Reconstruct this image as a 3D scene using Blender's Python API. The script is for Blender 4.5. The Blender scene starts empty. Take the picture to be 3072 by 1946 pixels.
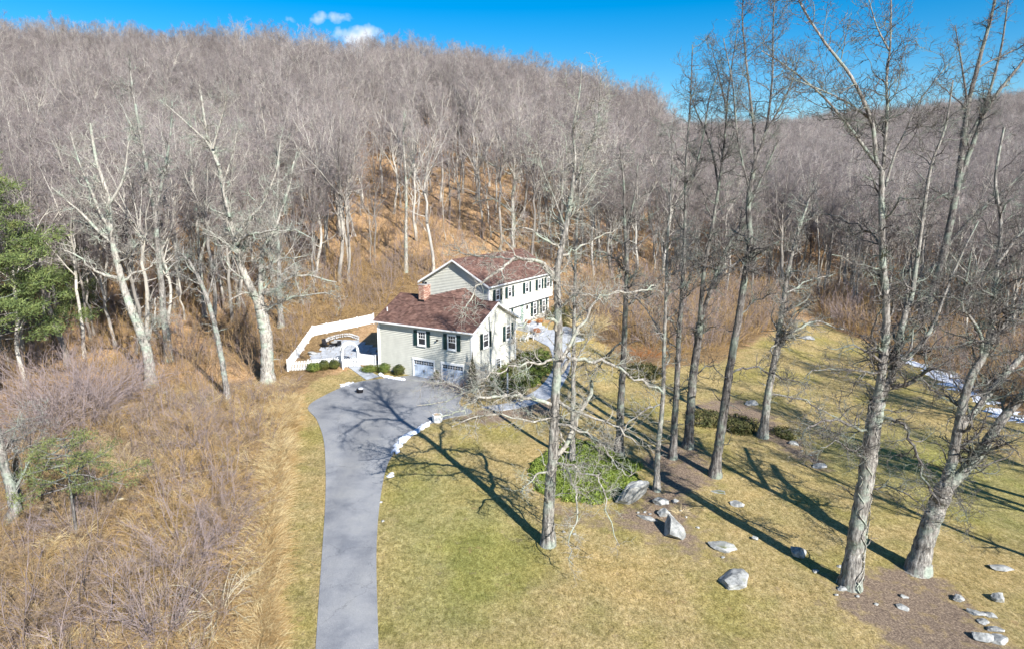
import bpy, bmesh, math, random
import numpy as np
from mathutils import Vector, Matrix
random.seed(7); rng = np.random.default_rng(11)
S = bpy.context.scene
COL = S.collection
R = math.radians

# ------------------------------------------------------------------ camera
CAMH, PITCH, F = 18.7, R(11.3), 2048.0           # metres above the garage floor, tilt, focal in px of a 3072 frame
cam_d = bpy.data.cameras.new('camera'); cam = bpy.data.objects.new('camera', cam_d); COL.objects.link(cam)
cam.location = (0, 0, CAMH); cam.rotation_euler = (R(90) - PITCH, 0, 0)
cam_d.sensor_width = 36; cam_d.lens = 24; cam_d.clip_start = .5; cam_d.clip_end = 4000
S.camera = cam

# ------------------------------------------------------------------ sky, sun, exposure
SUN_EL = R(34); SUN_AZ = math.atan2(.545, -.838)     # azimuth from +Y towards +X
world = bpy.data.worlds.new('World'); S.world = world; world.use_nodes = True
wn, wl = world.node_tree.nodes, world.node_tree.links
wn.clear()
sky = wn.new('ShaderNodeTexSky'); sky.sky_type = 'NISHITA'; sky.sun_disc = False
sky.sun_elevation = SUN_EL; sky.sun_rotation = SUN_AZ; sky.air_density = 1.0; sky.dust_density = .3; sky.ozone_density = 3.0
hsv = wn.new('ShaderNodeHueSaturation'); hsv.inputs['Saturation'].default_value = 1.6
wl.new(sky.outputs[0], hsv.inputs['Color'])
bg = wn.new('ShaderNodeBackground'); bg.inputs[1].default_value = .078
wo = wn.new('ShaderNodeOutputWorld')
# a few small fair-weather clouds low over the ridge (fixed directions of the sky)
tc = wn.new('ShaderNodeTexCoord')
cn = wn.new('ShaderNodeTexNoise'); cn.inputs['Scale'].default_value = 34; cn.inputs['Detail'].default_value = 6
wl.new(tc.outputs['Generated'], cn.inputs['Vector'])
def sky_dir(px, py):
    a = (px - 1203.5) / 1604.7; u = -(py - 762.3) / 1604.7
    c, s = math.cos(PITCH), math.sin(PITCH)
    return Vector((a, c + u * s, -s + u * c)).normalized()
acc = None
for px, py, rx, rz, op in ((848, 92, .042, .018, 1.0), (740, 42, .019, .010, .55), (806, 42, .021, .009, .65), (985, 120, .032, .008, .9), (692, 48, .012, .006, .3)):
    d = sky_dir(px, py)
    right = d.cross(Vector((0, 0, 1))).normalized(); up = right.cross(d)
    mp = wn.new('ShaderNodeVectorMath'); mp.operation = 'SUBTRACT'; mp.inputs[1].default_value = d
    wl.new(tc.outputs['Generated'], mp.inputs[0])
    sq = []
    for ax, r_ in ((right, rx), (up, rz)):
        dt = wn.new('ShaderNodeVectorMath'); dt.operation = 'DOT_PRODUCT'; dt.inputs[1].default_value = ax / r_
        wl.new(mp.outputs[0], dt.inputs[0])
        m2 = wn.new('ShaderNodeMath'); m2.operation = 'MULTIPLY'; wl.new(dt.outputs['Value'], m2.inputs[0]); wl.new(dt.outputs['Value'], m2.inputs[1]); sq.append(m2)
    ad = wn.new('ShaderNodeMath'); ad.operation = 'ADD'; wl.new(sq[0].outputs[0], ad.inputs[0]); wl.new(sq[1].outputs[0], ad.inputs[1])
    mr = wn.new('ShaderNodeMapRange'); mr.inputs[1].default_value = 1.6; mr.inputs[2].default_value = 0.0; mr.inputs[3].default_value = -.5; mr.inputs[4].default_value = .6 * op
    wl.new(ad.outputs[0], mr.inputs[0])
    if acc is None: acc = mr
    else:
        mx = wn.new('ShaderNodeMath'); mx.operation = 'MAXIMUM'; wl.new(acc.outputs[0], mx.inputs[0]); wl.new(mr.outputs[0], mx.inputs[1]); acc = mx
nd = wn.new('ShaderNodeMapRange'); nd.inputs[1].default_value = .32; nd.inputs[2].default_value = .68; nd.inputs[3].default_value = -.6; nd.inputs[4].default_value = .5
wl.new(cn.outputs[0], nd.inputs[0])
sm = wn.new('ShaderNodeMath'); sm.operation = 'ADD'; wl.new(acc.outputs[0], sm.inputs[0]); wl.new(nd.outputs[0], sm.inputs[1])
cl = wn.new('ShaderNodeMapRange'); cl.inputs[1].default_value = 0.0; cl.inputs[2].default_value = 1.05; wl.new(sm.outputs[0], cl.inputs[0])
mixc = wn.new('ShaderNodeMix'); mixc.data_type = 'RGBA'; wl.new(cl.outputs[0], mixc.inputs[0]); wl.new(hsv.outputs[0], mixc.inputs[6])
mixc.inputs[7].default_value = (6.6, 7.0, 7.6, 1)
wl.new(mixc.outputs[2], bg.inputs[0]); wl.new(bg.outputs[0], wo.inputs[0])

sun_d = bpy.data.lights.new('sun', 'SUN'); sun = bpy.data.objects.new('sun', sun_d); COL.objects.link(sun)
sun_d.energy = 5.0; sun_d.angle = R(.5); sun_d.color = (1, .96, .9)
sd = Vector((math.sin(SUN_AZ) * math.cos(SUN_EL), math.cos(SUN_AZ) * math.cos(SUN_EL), math.sin(SUN_EL)))
sun.rotation_euler = sd.to_track_quat('Z', 'Y').to_euler(); sun.location = sd * 100
S.view_settings.view_transform = 'Standard'; S.view_settings.look = 'None'; S.view_settings.gamma = 1
S.view_settings.use_curve_mapping = False; S.view_settings.exposure = .98
S.cycles.max_bounces = 4; S.cycles.diffuse_bounces = 2; S.cycles.transparent_max_bounces = 4

# ------------------------------------------------------------------ terrain height
KY = np.array([-40, 0, 25, 35, 45, 55, 62, 72, 82, 92, 105, 130, 160, 200, 250, 290, 350, 450, 600, 900, 1500.])
TC = [
 (-1.3, [-3, -3, -2.2, -1.6, -1, -.4, 0, .8, 2.2, 4, 7, 14.5, 24, 35, 50, 63, 67, 66, 60, 40, 0]),
 (-.75, [-3, -3, -2.2, -1.6, -1, -.4, 0, .8, 2.2, 4, 7, 14.5, 24, 35, 50, 63, 67, 66, 60, 40, 0]),
 (-.37, [-3, -2.9, -2.1, -1.4, -.7, -.2, 0, .9, 2.4, 4.6, 7.8, 14.5, 23, 34, 48, 60, 63, 62, 58, 40, 0]),
 (-.20, [-3, -2.8, -2.0, -1.3, -.6, -.1, 0, .9, 2.5, 4.5, 7.6, 14.5, 22.5, 33.5, 46, 55.6, 58, 56, 50, 40, 0]),
 (-.065, [-3, -2.8, -2.0, -1.4, -.7, -.15, .1, 1.2, 2.6, 4.3, 7.2, 14, 22, 32, 44, 53, 55, 53, 48, 38, 0]),
 (.06, [-3, -2.8, -2.1, -1.6, -1.0, -.45, .1, 1.0, 2.1, 3.3, 5.6, 11, 18, 27, 37, 45, 47, 46, 44, 36, 0]),
 (.185, [-3, -2.9, -2.2, -1.8, -1.4, -1.0, -.6, .1, .7, 1.6, 3.2, 7, 12.5, 20, 30, 36, 38, 38, 37, 33, 0]),
 (.24, [-3, -2.9, -2.3, -1.9, -1.6, -1.2, -.9, -.4, .1, .8, 2.0, 4.5, 8.5, 14, 20, 23, 27, 35, 50, 50, 0]),
 (.35, [-3.1, -2.9, -2.4, -2.1, -1.8, -1.5, -1.3, -.9, -.5, 0, .8, 2.8, 5.5, 9, 15, 19, 26, 38, 52, 52, 0]),
 (.50, [-3.2, -3.0, -2.6, -2.3, -2.1, -1.9, -1.8, -1.6, -1.4, -1.1, -.4, 1.2, 4, 8, 14, 19, 28, 43, 63, 66, 0]),
 (.75, [-3.2, -3.1, -2.7, -2.5, -2.4, -2.3, -2.2, -2.1, -2, -1.8, -1, 1, 4, 9, 17, 23, 34, 54, 78, 84, 0]),
 (1.3, [-3.2, -3.1, -2.7, -2.5, -2.4, -2.3, -2.2, -2.1, -2, -1.8, -1, 1, 4, 9, 17, 23, 34, 54, 78, 84, 0]),
]
TT = np.array([c[0] for c in TC])
YF = np.arange(-40, 1500, 2.0)
def _smooth(a):
    b = np.interp(YF, KY, a)
    k = np.array([1, 2, 3, 2, 1.]) / 9
    for _ in range(2):
        b = np.convolve(np.pad(b, 2, 'edge'), k, 'valid')
    return b
TG = np.array([_smooth(c[1]) for c in TC])
def H(x, y):
    x = np.asarray(x, float); y = np.asarray(y, float)
    x, y = np.broadcast_arrays(x, y)
    t = np.clip(x / np.maximum(y, 30), TT[0], TT[-1])
    i = np.clip(np.searchsorted(TT, t) - 1, 0, len(TT) - 2)
    f = (t - TT[i]) / (TT[i + 1] - TT[i]); f = f * f * (3 - 2 * f)
    yy = np.clip((y - YF[0]) / 2.0, 0, len(YF) - 1.001); j = yy.astype(int); g = yy - j
    a = TG[i, j] * (1 - g) + TG[i, j + 1] * g
    b = TG[i + 1, j] * (1 - g) + TG[i + 1, j + 1] * g
    h = a * (1 - f) + b * f
    und = np.sin(x * .11 + 1.3) * np.sin(y * .09) * np.clip((y - 90) / 120, 0, 1.6) * 1.5
    return h + und + .05 * np.sin(x * .5) * np.sin(y * .43)
def h1(x, y): return float(H(x, y))

CP, SP = math.cos(PITCH), math.sin(PITCH)
def ray(px, py):
    a = (px - 1203.5) / 1604.7; u = -(py - 762.3) / 1604.7
    return a, CP + u * SP, -SP + u * CP
def at(px, py, lift=0.0):
    """point of the ground seen at a spot of the 2407 px wide reference"""
    a, b, c = ray(px, py); t = 8.0
    while t < 900:
        if CAMH + c * t < h1(a * t, b * t) + lift: break
        t += .5
    lo, hi = t - .5, t
    for _ in range(14):
        m = (lo + hi) / 2
        if CAMH + c * m < h1(a * m, b * m) + lift: hi = m
        else: lo = m
    return Vector((a * hi, b * hi, h1(a * hi, b * hi)))
def on_plane(px, py, y):
    a, b, c = ray(px, py); t = y / b
    return np.array((a * t, y, CAMH + c * t))
def px_size(px, p):                        # metres for a width in reference px at world point p
    return px / 1604.7 * (p[1] * CP - (p[2] - CAMH) * SP)

# ------------------------------------------------------------------ object helpers
def tag(o, label=None, cat=None, group=None, kind=None):
    if label: o['label'] = label
    if cat: o['category'] = cat
    if group: o['group'] = group
    if kind: o['kind'] = kind
    return o
def link(name, me, mat=None, parent=None, loc=None):
    o = bpy.data.objects.new(name, me); COL.objects.link(o)
    if mat is not None and len(me.materials) == 0: me.materials.append(mat)
    if parent: o.parent = parent
    if loc is not None: o.location = loc
    return o
def empty(name, loc, rz=0.0):
    o = bpy.data.objects.new(name, None); COL.objects.link(o); o.location = loc; o.rotation_euler = (0, 0, rz)
    o.empty_display_size = .3
    return o
def fast_mesh(name, V, F, smooth=True):
    """V (n,3), F (m,k) all faces with k corners, or list of such arrays"""
    me = bpy.data.meshes.new(name)
    Fs = F if isinstance(F, list) else [F]
    Fs = [np.asarray(f, np.int32) for f in Fs if len(f)]
    me.vertices.add(len(V)); me.vertices.foreach_set('co', np.asarray(V, np.float32).ravel())
    nl = sum(f.size for f in Fs); npoly = sum(len(f) for f in Fs)
    me.loops.add(nl); me.polygons.add(npoly)
    me.loops.foreach_set('vertex_index', np.concatenate([f.ravel() for f in Fs]))
    st = []; o = 0
    for f in Fs:
        st.append(o + np.arange(len(f)) * f.shape[1]); o += f.size
    me.polygons.foreach_set('loop_start', np.concatenate(st).astype(np.int32))
    me.polygons.foreach_set('use_smooth', np.full(npoly, smooth, bool))
    me.update(calc_edges=True); me.validate()
    return me
class MB:
    """collects boxes, prisms and tubes into one mesh"""
    def __init__(s): s.V = []; s.F = []
    def add(s, vs, fs):
        b = len(s.V); s.V += [tuple(v) for v in vs]; s.F += [tuple(i + b for i in f) for f in fs]; return s
    def box(s, x0, x1, y0, y1, z0, z1, m=None):
        vs = [(x, y, z) for z in (z0, z1) for y in (y0, y1) for x in (x0, x1)]
        if m: vs = [tuple(m @ Vector(v)) for v in vs]
        return s.add(vs, [(0, 2, 3, 1), (4, 5, 7, 6), (0, 1, 5, 4), (2, 6, 7, 3), (0, 4, 6, 2), (1, 3, 7, 5)])
    def prism(s, poly, y0, y1, axis='y'):
        n = len(poly)
        f = {'y': lambda a, b, c: (a, c, b), 'x': lambda a, b, c: (c, a, b), 'z': lambda a, b, c: (a, b, c)}[axis]
        vs = [f(a, b, y0) for a, b in poly] + [f(a, b, y1) for a, b in poly]
        return s.add(vs, [tuple(range(n)), tuple(range(2 * n - 1, n - 1, -1))] + [(i, i + n, (i + 1) % n + n, (i + 1) % n) for i in range(n)])
    def tube(s, pts, r, n=8, cap=True):
        pts = [Vector(p) for p in pts]; rs = r if isinstance(r, (list, tuple)) else [r] * len(pts)
        b = len(s.V)
        for i, p in enumerate(pts):
            t = (pts[min(i + 1, len(pts) - 1)] - pts[max(i - 1, 0)]).normalized()
            a = t.orthogonal().normalized() if abs(t.z) < .99 else Vector((1, 0, 0)); a = (a - t * a.dot(t)).normalized(); c = t.cross(a)
            if abs(t.z) < .99:
                a = Vector((0, 0, 1)); a = (a - t * a.dot(t)).normalized(); c = t.cross(a)
            for k in range(n):
                q = 2 * math.pi * k / n; s.V.append(tuple(p + (a * math.cos(q) + c * math.sin(q)) * rs[i]))
        for i in range(len(pts) - 1):
            for k in range(n):
                s.F.append((b + i * n + k, b + i * n + (k + 1) % n, b + (i + 1) * n + (k + 1) % n, b + (i + 1) * n + k))
        if cap:
            s.F.append(tuple(b + k for k in range(n - 1, -1, -1))); e = b + (len(pts) - 1) * n; s.F.append(tuple(e + k for k in range(n)))
        return s
    def mesh(s, name, smooth=False):
        me = bpy.data.meshes.new(name); me.from_pydata(s.V, [], s.F); me.validate()
        bm = bmesh.new(); bm.from_mesh(me); bmesh.ops.recalc_face_normals(bm, faces=bm.faces); bm.to_mesh(me); bm.free()
        if smooth:
            for p in me.polygons: p.use_smooth = True
        return me
    def build(s, name, mat, parent=None, smooth=False, loc=None): return link(name, s.mesh(name, smooth), mat, parent, loc)

# ------------------------------------------------------------------ materials
def new_mat(name, rough=.85, spec=.25):
    m = bpy.data.materials.new(name); m.use_nodes = True
    n = m.node_tree.nodes; b = n['Principled BSDF']; b.inputs['Roughness'].default_value = rough
    b.inputs['Specular IOR Level'].default_value = spec
    return m, n, m.node_tree.links, b
def ramp(n, stops):
    r = n.new('ShaderNodeValToRGB'); e = r.color_ramp.elements
    while len(e) > 1: e.remove(e[-1])
    e[0].position = stops[0][0]; e[0].color = (*stops[0][1], 1)
    for p, c in stops[1:]:
        k = e.new(p); k.color = (*c, 1)
    return r
def noise(n, l, scale, detail=5, rough=.6, vec=None, coord='Object', sc=(1, 1, 1)):
    t = n.new('ShaderNodeTexCoord'); mp = n.new('ShaderNodeMapping'); mp.inputs['Scale'].default_value = sc
    l.new(t.outputs[coord], mp.inputs[0])
    x = n.new('ShaderNodeTexNoise'); x.inputs['Scale'].default_value = scale; x.inputs['Detail'].default_value = detail; x.inputs['Roughness'].default_value = rough
    l.new(mp.outputs[0], x.inputs['Vector']); return x
def bump(n, l, b, src, strength=.5, dist=.05):
    bp = n.new('ShaderNodeBump'); bp.inputs['Strength'].default_value = strength; bp.inputs['Distance'].default_value = dist
    l.new(src, bp.inputs['Height']); l.new(bp.outputs[0], b.inputs['Normal'])
def mixcol(n, l, fac, a, b, mode='MIX'):
    m = n.new('ShaderNodeMix'); m.data_type = 'RGBA'; m.blend_type = mode
    for s, k in ((fac, 0), (a, 6), (b, 7)):
        if isinstance(s, bpy.types.NodeSocket): l.new(s, m.inputs[k])
        elif k == 0: m.inputs[0].default_value = s
        else: m.inputs[k].default_value = (*s, 1)
    return m.outputs[2]
def simple(name, c, var=.15, scale=3, rough=.8, bmp=0, spec=.25, metal=0, sc=(1, 1, 1)):
    m, n, l, b = new_mat(name, rough, spec); b.inputs['Metallic'].default_value = metal
    x = noise(n, l, scale, sc=sc)
    r = ramp(n, [(.3, tuple(k * (1 - var) for k in c)), (.7, tuple(min(1, k * (1 + var)) for k in c))])
    l.new(x.outputs[0], r.inputs[0]); l.new(r.outputs[0], b.inputs['Base Color'])
    if bmp: bump(n, l, b, x.outputs[0], bmp, .03)
    return m
def bark(name, dark, mid, light, lichen=None, scale=1.0):
    m, n, l, b = new_mat(name, .95, .1)
    x = noise(n, l, 9 * scale, 6, .7, sc=(1, 1, .18)); y = noise(n, l, .9, 3); z = noise(n, l, 5, 4)
    r = ramp(n, [(.34, dark), (.5, mid), (.66, light)]); l.new(x.outputs[0], r.inputs[0])
    c = r.outputs[0]
    if lichen:
        rr = ramp(n, [(.5, (0, 0, 0)), (.62, (1, 1, 1))]); l.new(y.outputs[0], rr.inputs[0])
        c = mixcol(n, l, rr.outputs[0], c, lichen)
    rr = ramp(n, [(.4, (.75, .75, .75)), (.65, (1.12, 1.1, 1.08))]); l.new(z.outputs[0], rr.inputs[0])
    c = mixcol(n, l, 1.0, c, rr.outputs[0], 'MULTIPLY')
    l.new(c, b.inputs['Base Color']); bump(n, l, b, x.outputs[0], 1.0, .06)
    return m
M = {}
M['bark_grey'] = bark('bark_grey', (.05, .045, .043), (.24, .225, .205), (.46, .445, .41), (.3, .34, .29))
M['bark_pale'] = bark('bark_pale', (.14, .12, .1), (.36, .34, .3), (.52, .5, .44), (.36, .4, .33))
M['bark_dark'] = bark('bark_dark', (.035, .03, .03), (.15, .138, .13), (.32, .305, .28), (.22, .25, .21))
M['bark_white'] = bark('bark_white', (.12, .1, .09), (.38, .36, .32), (.5, .48, .42), (.36, .41, .34))
def bark_forest(name, a, b2):
    m, n, l, b = new_mat(name, .95, .1)
    oi = n.new('ShaderNodeObjectInfo'); r = ramp(n, [(0, a), (1, b2)]); l.new(oi.outputs['Random'], r.inputs[0])
    x = noise(n, l, 1.2, 3, sc=(1, 1, .4)); rr = ramp(n, [(.35, (.7, .7, .72)), (.65, (1.3, 1.27, 1.2))]); l.new(x.outputs[0], rr.inputs[0])
    l.new(mixcol(n, l, 1.0, r.outputs[0], rr.outputs[0], 'MULTIPLY'), b.inputs['Base Color']); return m
M['forest'] = bark_forest('forest_bark', (.2, .185, .17), (.5, .48, .43))
M['twig'] = bark_forest('twig_bark', (.17, .145, .145), (.34, .30, .295))
M['siding'] = simple('siding', (.56, .555, .49), .09, 1.5, .6)
M['white'] = simple('white_paint', (.8, .8, .79), .04, 2, .5)
M['shutter'] = simple('shutter_paint', (.012, .035, .035), .2, 4, .5)
M['glass'] = simple('window_glass', (.03, .035, .045), .3, 2, .08, spec=.6)
M['greendoor'] = simple('green_door_paint', (.02, .14, .11), .1, 3, .5)
M['garage'] = simple('garage_door_paint', (.55, .62, .72), .05, 2, .5)
M['black'] = simple('black_metal', (.015, .015, .018), .2, 6, .5)
M['concrete'] = simple('concrete', (.36, .35, .33), .12, 4, .9, .2)
M['stone'] = simple('paving_stone', (.36, .38, .41), .25, 2.5, .85, .3)
M['snow'] = simple('snow', (.74, .77, .83), .12, 5, .7, .4)
M['wallstone'] = simple('wall_stone', (.42, .41, .4), .35, 3, .9, .6)
M['orange'] = simple('mum_petals', (.36, .13, .03), .4, 14, .9, .4)
M['straw'] = simple('pale_grass', (.62, .5, .28), .25, 5, .9)
M['gold'] = simple('golden_stems', (.4, .27, .12), .35, 1.2, .9)
M['brown_stem'] = simple('brown_stems', (.25, .185, .13), .35, 1.2, .9)
M['purple_stem'] = simple('purple_brown_stems', (.28, .225, .215), .3, 1.2, .9)
M['pale_stem'] = simple('pale_dead_stems', (.5, .45, .33), .25, 3, .9)
M['log'] = simple('bare_dead_wood', (.45, .33, .22), .3, 5, .9, .5)
def leafmat(name, a, b2, c):
    m, n, l, b = new_mat(name, .7, .3)
    x = noise(n, l, 1.3, 4); r = ramp(n, [(.32, a), (.52, b2), (.7, c)]); l.new(x.outputs[0], r.inputs[0]); l.new(r.outputs[0], b.inputs['Base Color'])
    return m
M['pine'] = leafmat('pine_needles', (.05, .08, .03), (.12, .16, .05), (.24, .27, .09))
M['hemlock'] = leafmat('hemlock_needles', (.06, .09, .03), (.13, .16, .05), (.24, .25, .09))
M['box'] = leafmat('boxwood_leaves', (.03, .045, .015), (.08, .09, .02), (.13, .12, .03))
M['shrubgreen'] = leafmat('shrub_leaves', (.05, .08, .02), (.12, .16, .03), (.2, .21, .05))
M['cover'] = leafmat('ground_cover_leaves', (.06, .1, .02), (.17, .22, .035), (.32, .34, .08))
M['rhodo'] = leafmat('rhododendron_leaves', (.05, .06, .02), (.12, .12, .04), (.22, .17, .07))
M['arb'] = leafmat('arborvitae_leaves', (.035, .045, .02), (.07, .07, .03), (.12, .1, .05))
M['vine'] = leafmat('dark_vine_leaves', (.03, .02, .025), (.08, .05, .05), (.14, .1, .09))
def rockmat():
    m, n, l, b = new_mat('boulder_stone', .95, .15)
    x = noise(n, l, 2.2, 8, .7); y = noise(n, l, 1.1, 4); z = noise(n, l, 14, 4)
    r = ramp(n, [(.3, (.1, .1, .1)), (.46, (.26, .265, .255)), (.62, (.44, .44, .42))]); l.new(x.outputs[0], r.inputs[0])
    g = n.new('ShaderNodeAttribute'); g.attribute_name = 'moss'
    a = n.new('ShaderNodeMath'); a.operation = 'ADD'; l.new(g.outputs['Fac'], a.inputs[0]); l.new(y.outputs[0], a.inputs[1])
    rr = ramp(n, [(.95, (0, 0, 0)), (1.0, (1, 1, 1))]); 
    mr = n.new('ShaderNodeMapRange'); mr.inputs[1].default_value = .9; mr.inputs[2].default_value = 1.1; l.new(a.outputs[0], mr.inputs[0])
    c = mixcol(n, l, mr.outputs[0], r.outputs[0], (.1, .11, .02))
    l.new(c, b.inputs['Base Color']); bump(n, l, b, z.outputs[0], .6, .06); return m
M['rock'] = rockmat()
def roofmat():
    m, n, l, b = new_mat('brown_shingles', .92, .15)
    t = n.new('ShaderNodeTexCoord'); mp = n.new('ShaderNodeMapping'); mp.inputs['Scale'].default_value = (3.3, 3.3, 7.2); l.new(t.outputs['Object'], mp.inputs[0])
    wnz = n.new('ShaderNodeTexWhiteNoise'); fl = n.new('ShaderNodeVectorMath'); fl.operation = 'FLOOR'; l.new(mp.outputs[0], fl.inputs[0]); l.new(fl.outputs[0], wnz.inputs[0])
    r = ramp(n, [(0, (.10, .058, .048)), (.5, (.16, .093, .078)), (1, (.22, .135, .112))]); l.new(wnz.outputs[0], r.inputs[0])
    x = noise(n, l, 1, 4); rr = ramp(n, [(.35, (.8, .8, .8)), (.7, (1.2, 1.17, 1.1))]); l.new(x.outputs[0], rr.inputs[0])
    l.new(mixcol(n, l, 1.0, r.outputs[0], rr.outputs[0], 'MULTIPLY'), b.inputs['Base Color']); return m
M['roof'] = roofmat()
def brickmat():
    m, n, l, b = new_mat('chimney_brick', .9, .2)
    oi = n.new('ShaderNodeTexCoord'); mp = n.new('ShaderNodeMapping'); mp.inputs['Scale'].default_value = (4.5, 4.5, 13); l.new(oi.outputs['Object'], mp.inputs[0])
    fl = n.new('ShaderNodeVectorMath'); fl.operation = 'FLOOR'; l.new(mp.outputs[0], fl.inputs[0]); w = n.new('ShaderNodeTexWhiteNoise'); l.new(fl.outputs[0], w.inputs[0])
    r = ramp(n, [(0, (.26, .12, .09)), (.6, (.4, .23, .17)), (1, (.58, .45, .36))]); l.new(w.outputs[0], r.inputs[0]); l.new(r.outputs[0], b.inputs['Base Color']); return m
M['brick'] = brickmat()
def asphalt():
    m, n, l, b = new_mat('asphalt', .9, .25)
    x = noise(n, l, 40, 4, .7); y = noise(n, l, .55, 5, .6); z = noise(n, l, .35, 2, .5, sc=(1, .08, 1))
    r = ramp(n, [(.3, (.13, .135, .145)), (.5, (.22, .225, .235)), (.7, (.36, .36, .36))]); l.new(x.outputs[0], r.inputs[0])
    rr = ramp(n, [(.3, (.7, .72, .76)), (.5, (1, 1, 1)), (.7, (1.2, 1.18, 1.12))]); l.new(y.outputs[0], rr.inputs[0])
    c = mixcol(n, l, 1.0, r.outputs[0], rr.outputs[0], 'MULTIPLY')
    rz = ramp(n, [(.4, (.9, .9, .9)), (.6, (1.08, 1.08, 1.08))]); l.new(z.outputs[0], rz.inputs[0])
    c = mixcol(n, l, 1.0, c, rz.outputs[0], 'MULTIPLY')
    v = n.new('ShaderNodeTexVoronoi'); v.feature = 'DISTANCE_TO_EDGE'; v.inputs['Scale'].default_value = .22
    dn = noise(n, l, 1.4, 4); t = n.new('ShaderNodeTexCoord')
    dm = n.new('ShaderNodeVectorMath'); dm.operation = 'MULTIPLY_ADD'; dm.inputs[1].default_value = (1.5, 1.5, 0); l.new(dn.outputs['Color'], dm.inputs[0]); l.new(t.outputs['Object'], dm.inputs[2])
    l.new(dm.outputs[0], v.inputs['Vector'])
    cr = ramp(n, [(0, (.55, .55, .56)), (.006, (1, 1, 1))]); l.new(v.outputs[0], cr.inputs[0])
    c = mixcol(n, l, .7, c, cr.outputs[0], 'MULTIPLY')
    l.new(c, b.inputs['Base Color']); bump(n, l, b, x.outputs[0], .3, .01); return m
M['asphalt'] = asphalt()
def groundmat():
    m, n, l, b = new_mat('ground', .95, .1)
    at_ = n.new('ShaderNodeAttribute'); at_.attribute_name = 'zone'; sep = n.new('ShaderNodeSeparateColor'); l.new(at_.outputs['Color'], sep.inputs[0])
    edge = noise(n, l, 1.1, 6, .65)
    def mask(sock):
        a = n.new('ShaderNodeMath'); a.operation = 'MULTIPLY_ADD'; a.inputs[1].default_value = 2.2; a.inputs[2].default_value = -1.1; l.new(edge.outputs[0], a.inputs[0])
        s = n.new('ShaderNodeMath'); s.operation = 'ADD'; l.new(sock, s.inputs[0]); l.new(a.outputs[0], s.inputs[1])
        r = n.new('ShaderNodeMapRange'); r.inputs[1].default_value = .25; r.inputs[2].default_value = .75; l.new(s.outputs[0], r.inputs[0]); return r.outputs[0]
    # forest floor: brown-orange leaf litter
    f1 = noise(n, l, 3.2, 9, .85); f2 = noise(n, l, .22, 4, .6); f3 = noise(n, l, 18, 3, .7)
    fl = ramp(n, [(.3, (.12, .075, .045)), (.42, (.32, .205, .11)), (.54, (.46, .32, .18)), (.68, (.6, .48, .33))]); l.new(f1.outputs[0], fl.inputs[0])
    flv = ramp(n, [(.35, (.72, .7, .72)), (.65, (1.2, 1.1, 1.0))]); l.new(f2.outputs[0], flv.inputs[0])
    forest = mixcol(n, l, 1.0, fl.outputs[0], flv.outputs[0], 'MULTIPLY')
    # dormant lawn
    g1 = noise(n, l, 4.2, 9, .85, sc=(1, .6, 1)); g2 = noise(n, l, .16, 4, .6); g3 = noise(n, l, .6, 5, .65)
    gr = ramp(n, [(.3, (.08, .07, .03)), (.42, (.215, .185, .085)), (.54, (.36, .31, .165)), (.68, (.54, .48, .3))]); l.new(g1.outputs[0], gr.inputs[0])
    gv = ramp(n, [(.36, (.82, .88, .66)), (.5, (1, 1, 1)), (.68, (1.06, 1.0, .93))]); l.new(g2.outputs[0], gv.inputs[0])
    gw = ramp(n, [(.36, (.82, .84, .78)), (.62, (1.1, 1.06, 1.02))]); l.new(g3.outputs[0], gw.inputs[0])
    lawn = mixcol(n, l, 1.0, mixcol(n, l, 1.0, gr.outputs[0], gv.outputs[0], 'MULTIPLY'), gw.outputs[0], 'MULTIPLY')
    g4 = noise(n, l, 13, 5, .8, sc=(1, .7, 1)); gx4 = ramp(n, [(.36, (.5, .5, .5)), (.5, (.98, .98, .98)), (.64, (1.4, 1.38, 1.3))]); l.new(g4.outputs[0], gx4.inputs[0])
    lawn = mixcol(n, l, 1.0, lawn, gx4.outputs[0], 'MULTIPLY'); forest = mixcol(n, l, 1.0, forest, gx4.outputs[0], 'MULTIPLY')
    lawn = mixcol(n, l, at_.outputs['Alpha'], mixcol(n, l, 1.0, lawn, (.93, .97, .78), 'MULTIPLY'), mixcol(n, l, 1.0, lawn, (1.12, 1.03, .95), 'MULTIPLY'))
    # bark mulch with leaf scraps
    d1 = noise(n, l, 9, 6, .8)
    dr = ramp(n, [(.32, (.06, .045, .035)), (.46, (.17, .125, .095)), (.58, (.31, .235, .165)), (.7, (.52, .4, .27))]); l.new(d1.outputs[0], dr.inputs[0])
    # rough dry meadow
    m1 = noise(n, l, 4, 8, .8)
    mr_ = ramp(n, [(.3, (.06, .04, .02)), (.46, (.17, .11, .055)), (.6, (.32, .22, .11)), (.74, (.48, .38, .23))]); l.new(m1.outputs[0], mr_.inputs[0])
    c = mixcol(n, l, mask(sep.outputs[2]), forest, mixcol(n, l, 1.0, mr_.outputs[0], gx4.outputs[0], 'MULTIPLY'))
    c = mixcol(n, l, mask(sep.outputs[0]), c, lawn)
    c = mixcol(n, l, mask(sep.outputs[1]), c, dr.outputs[0])
    l.new(c, b.inputs['Base Color'])
    bump(n, l, b, f1.outputs[0], .9, .12); return m
M['ground'] = groundmat()

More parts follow.
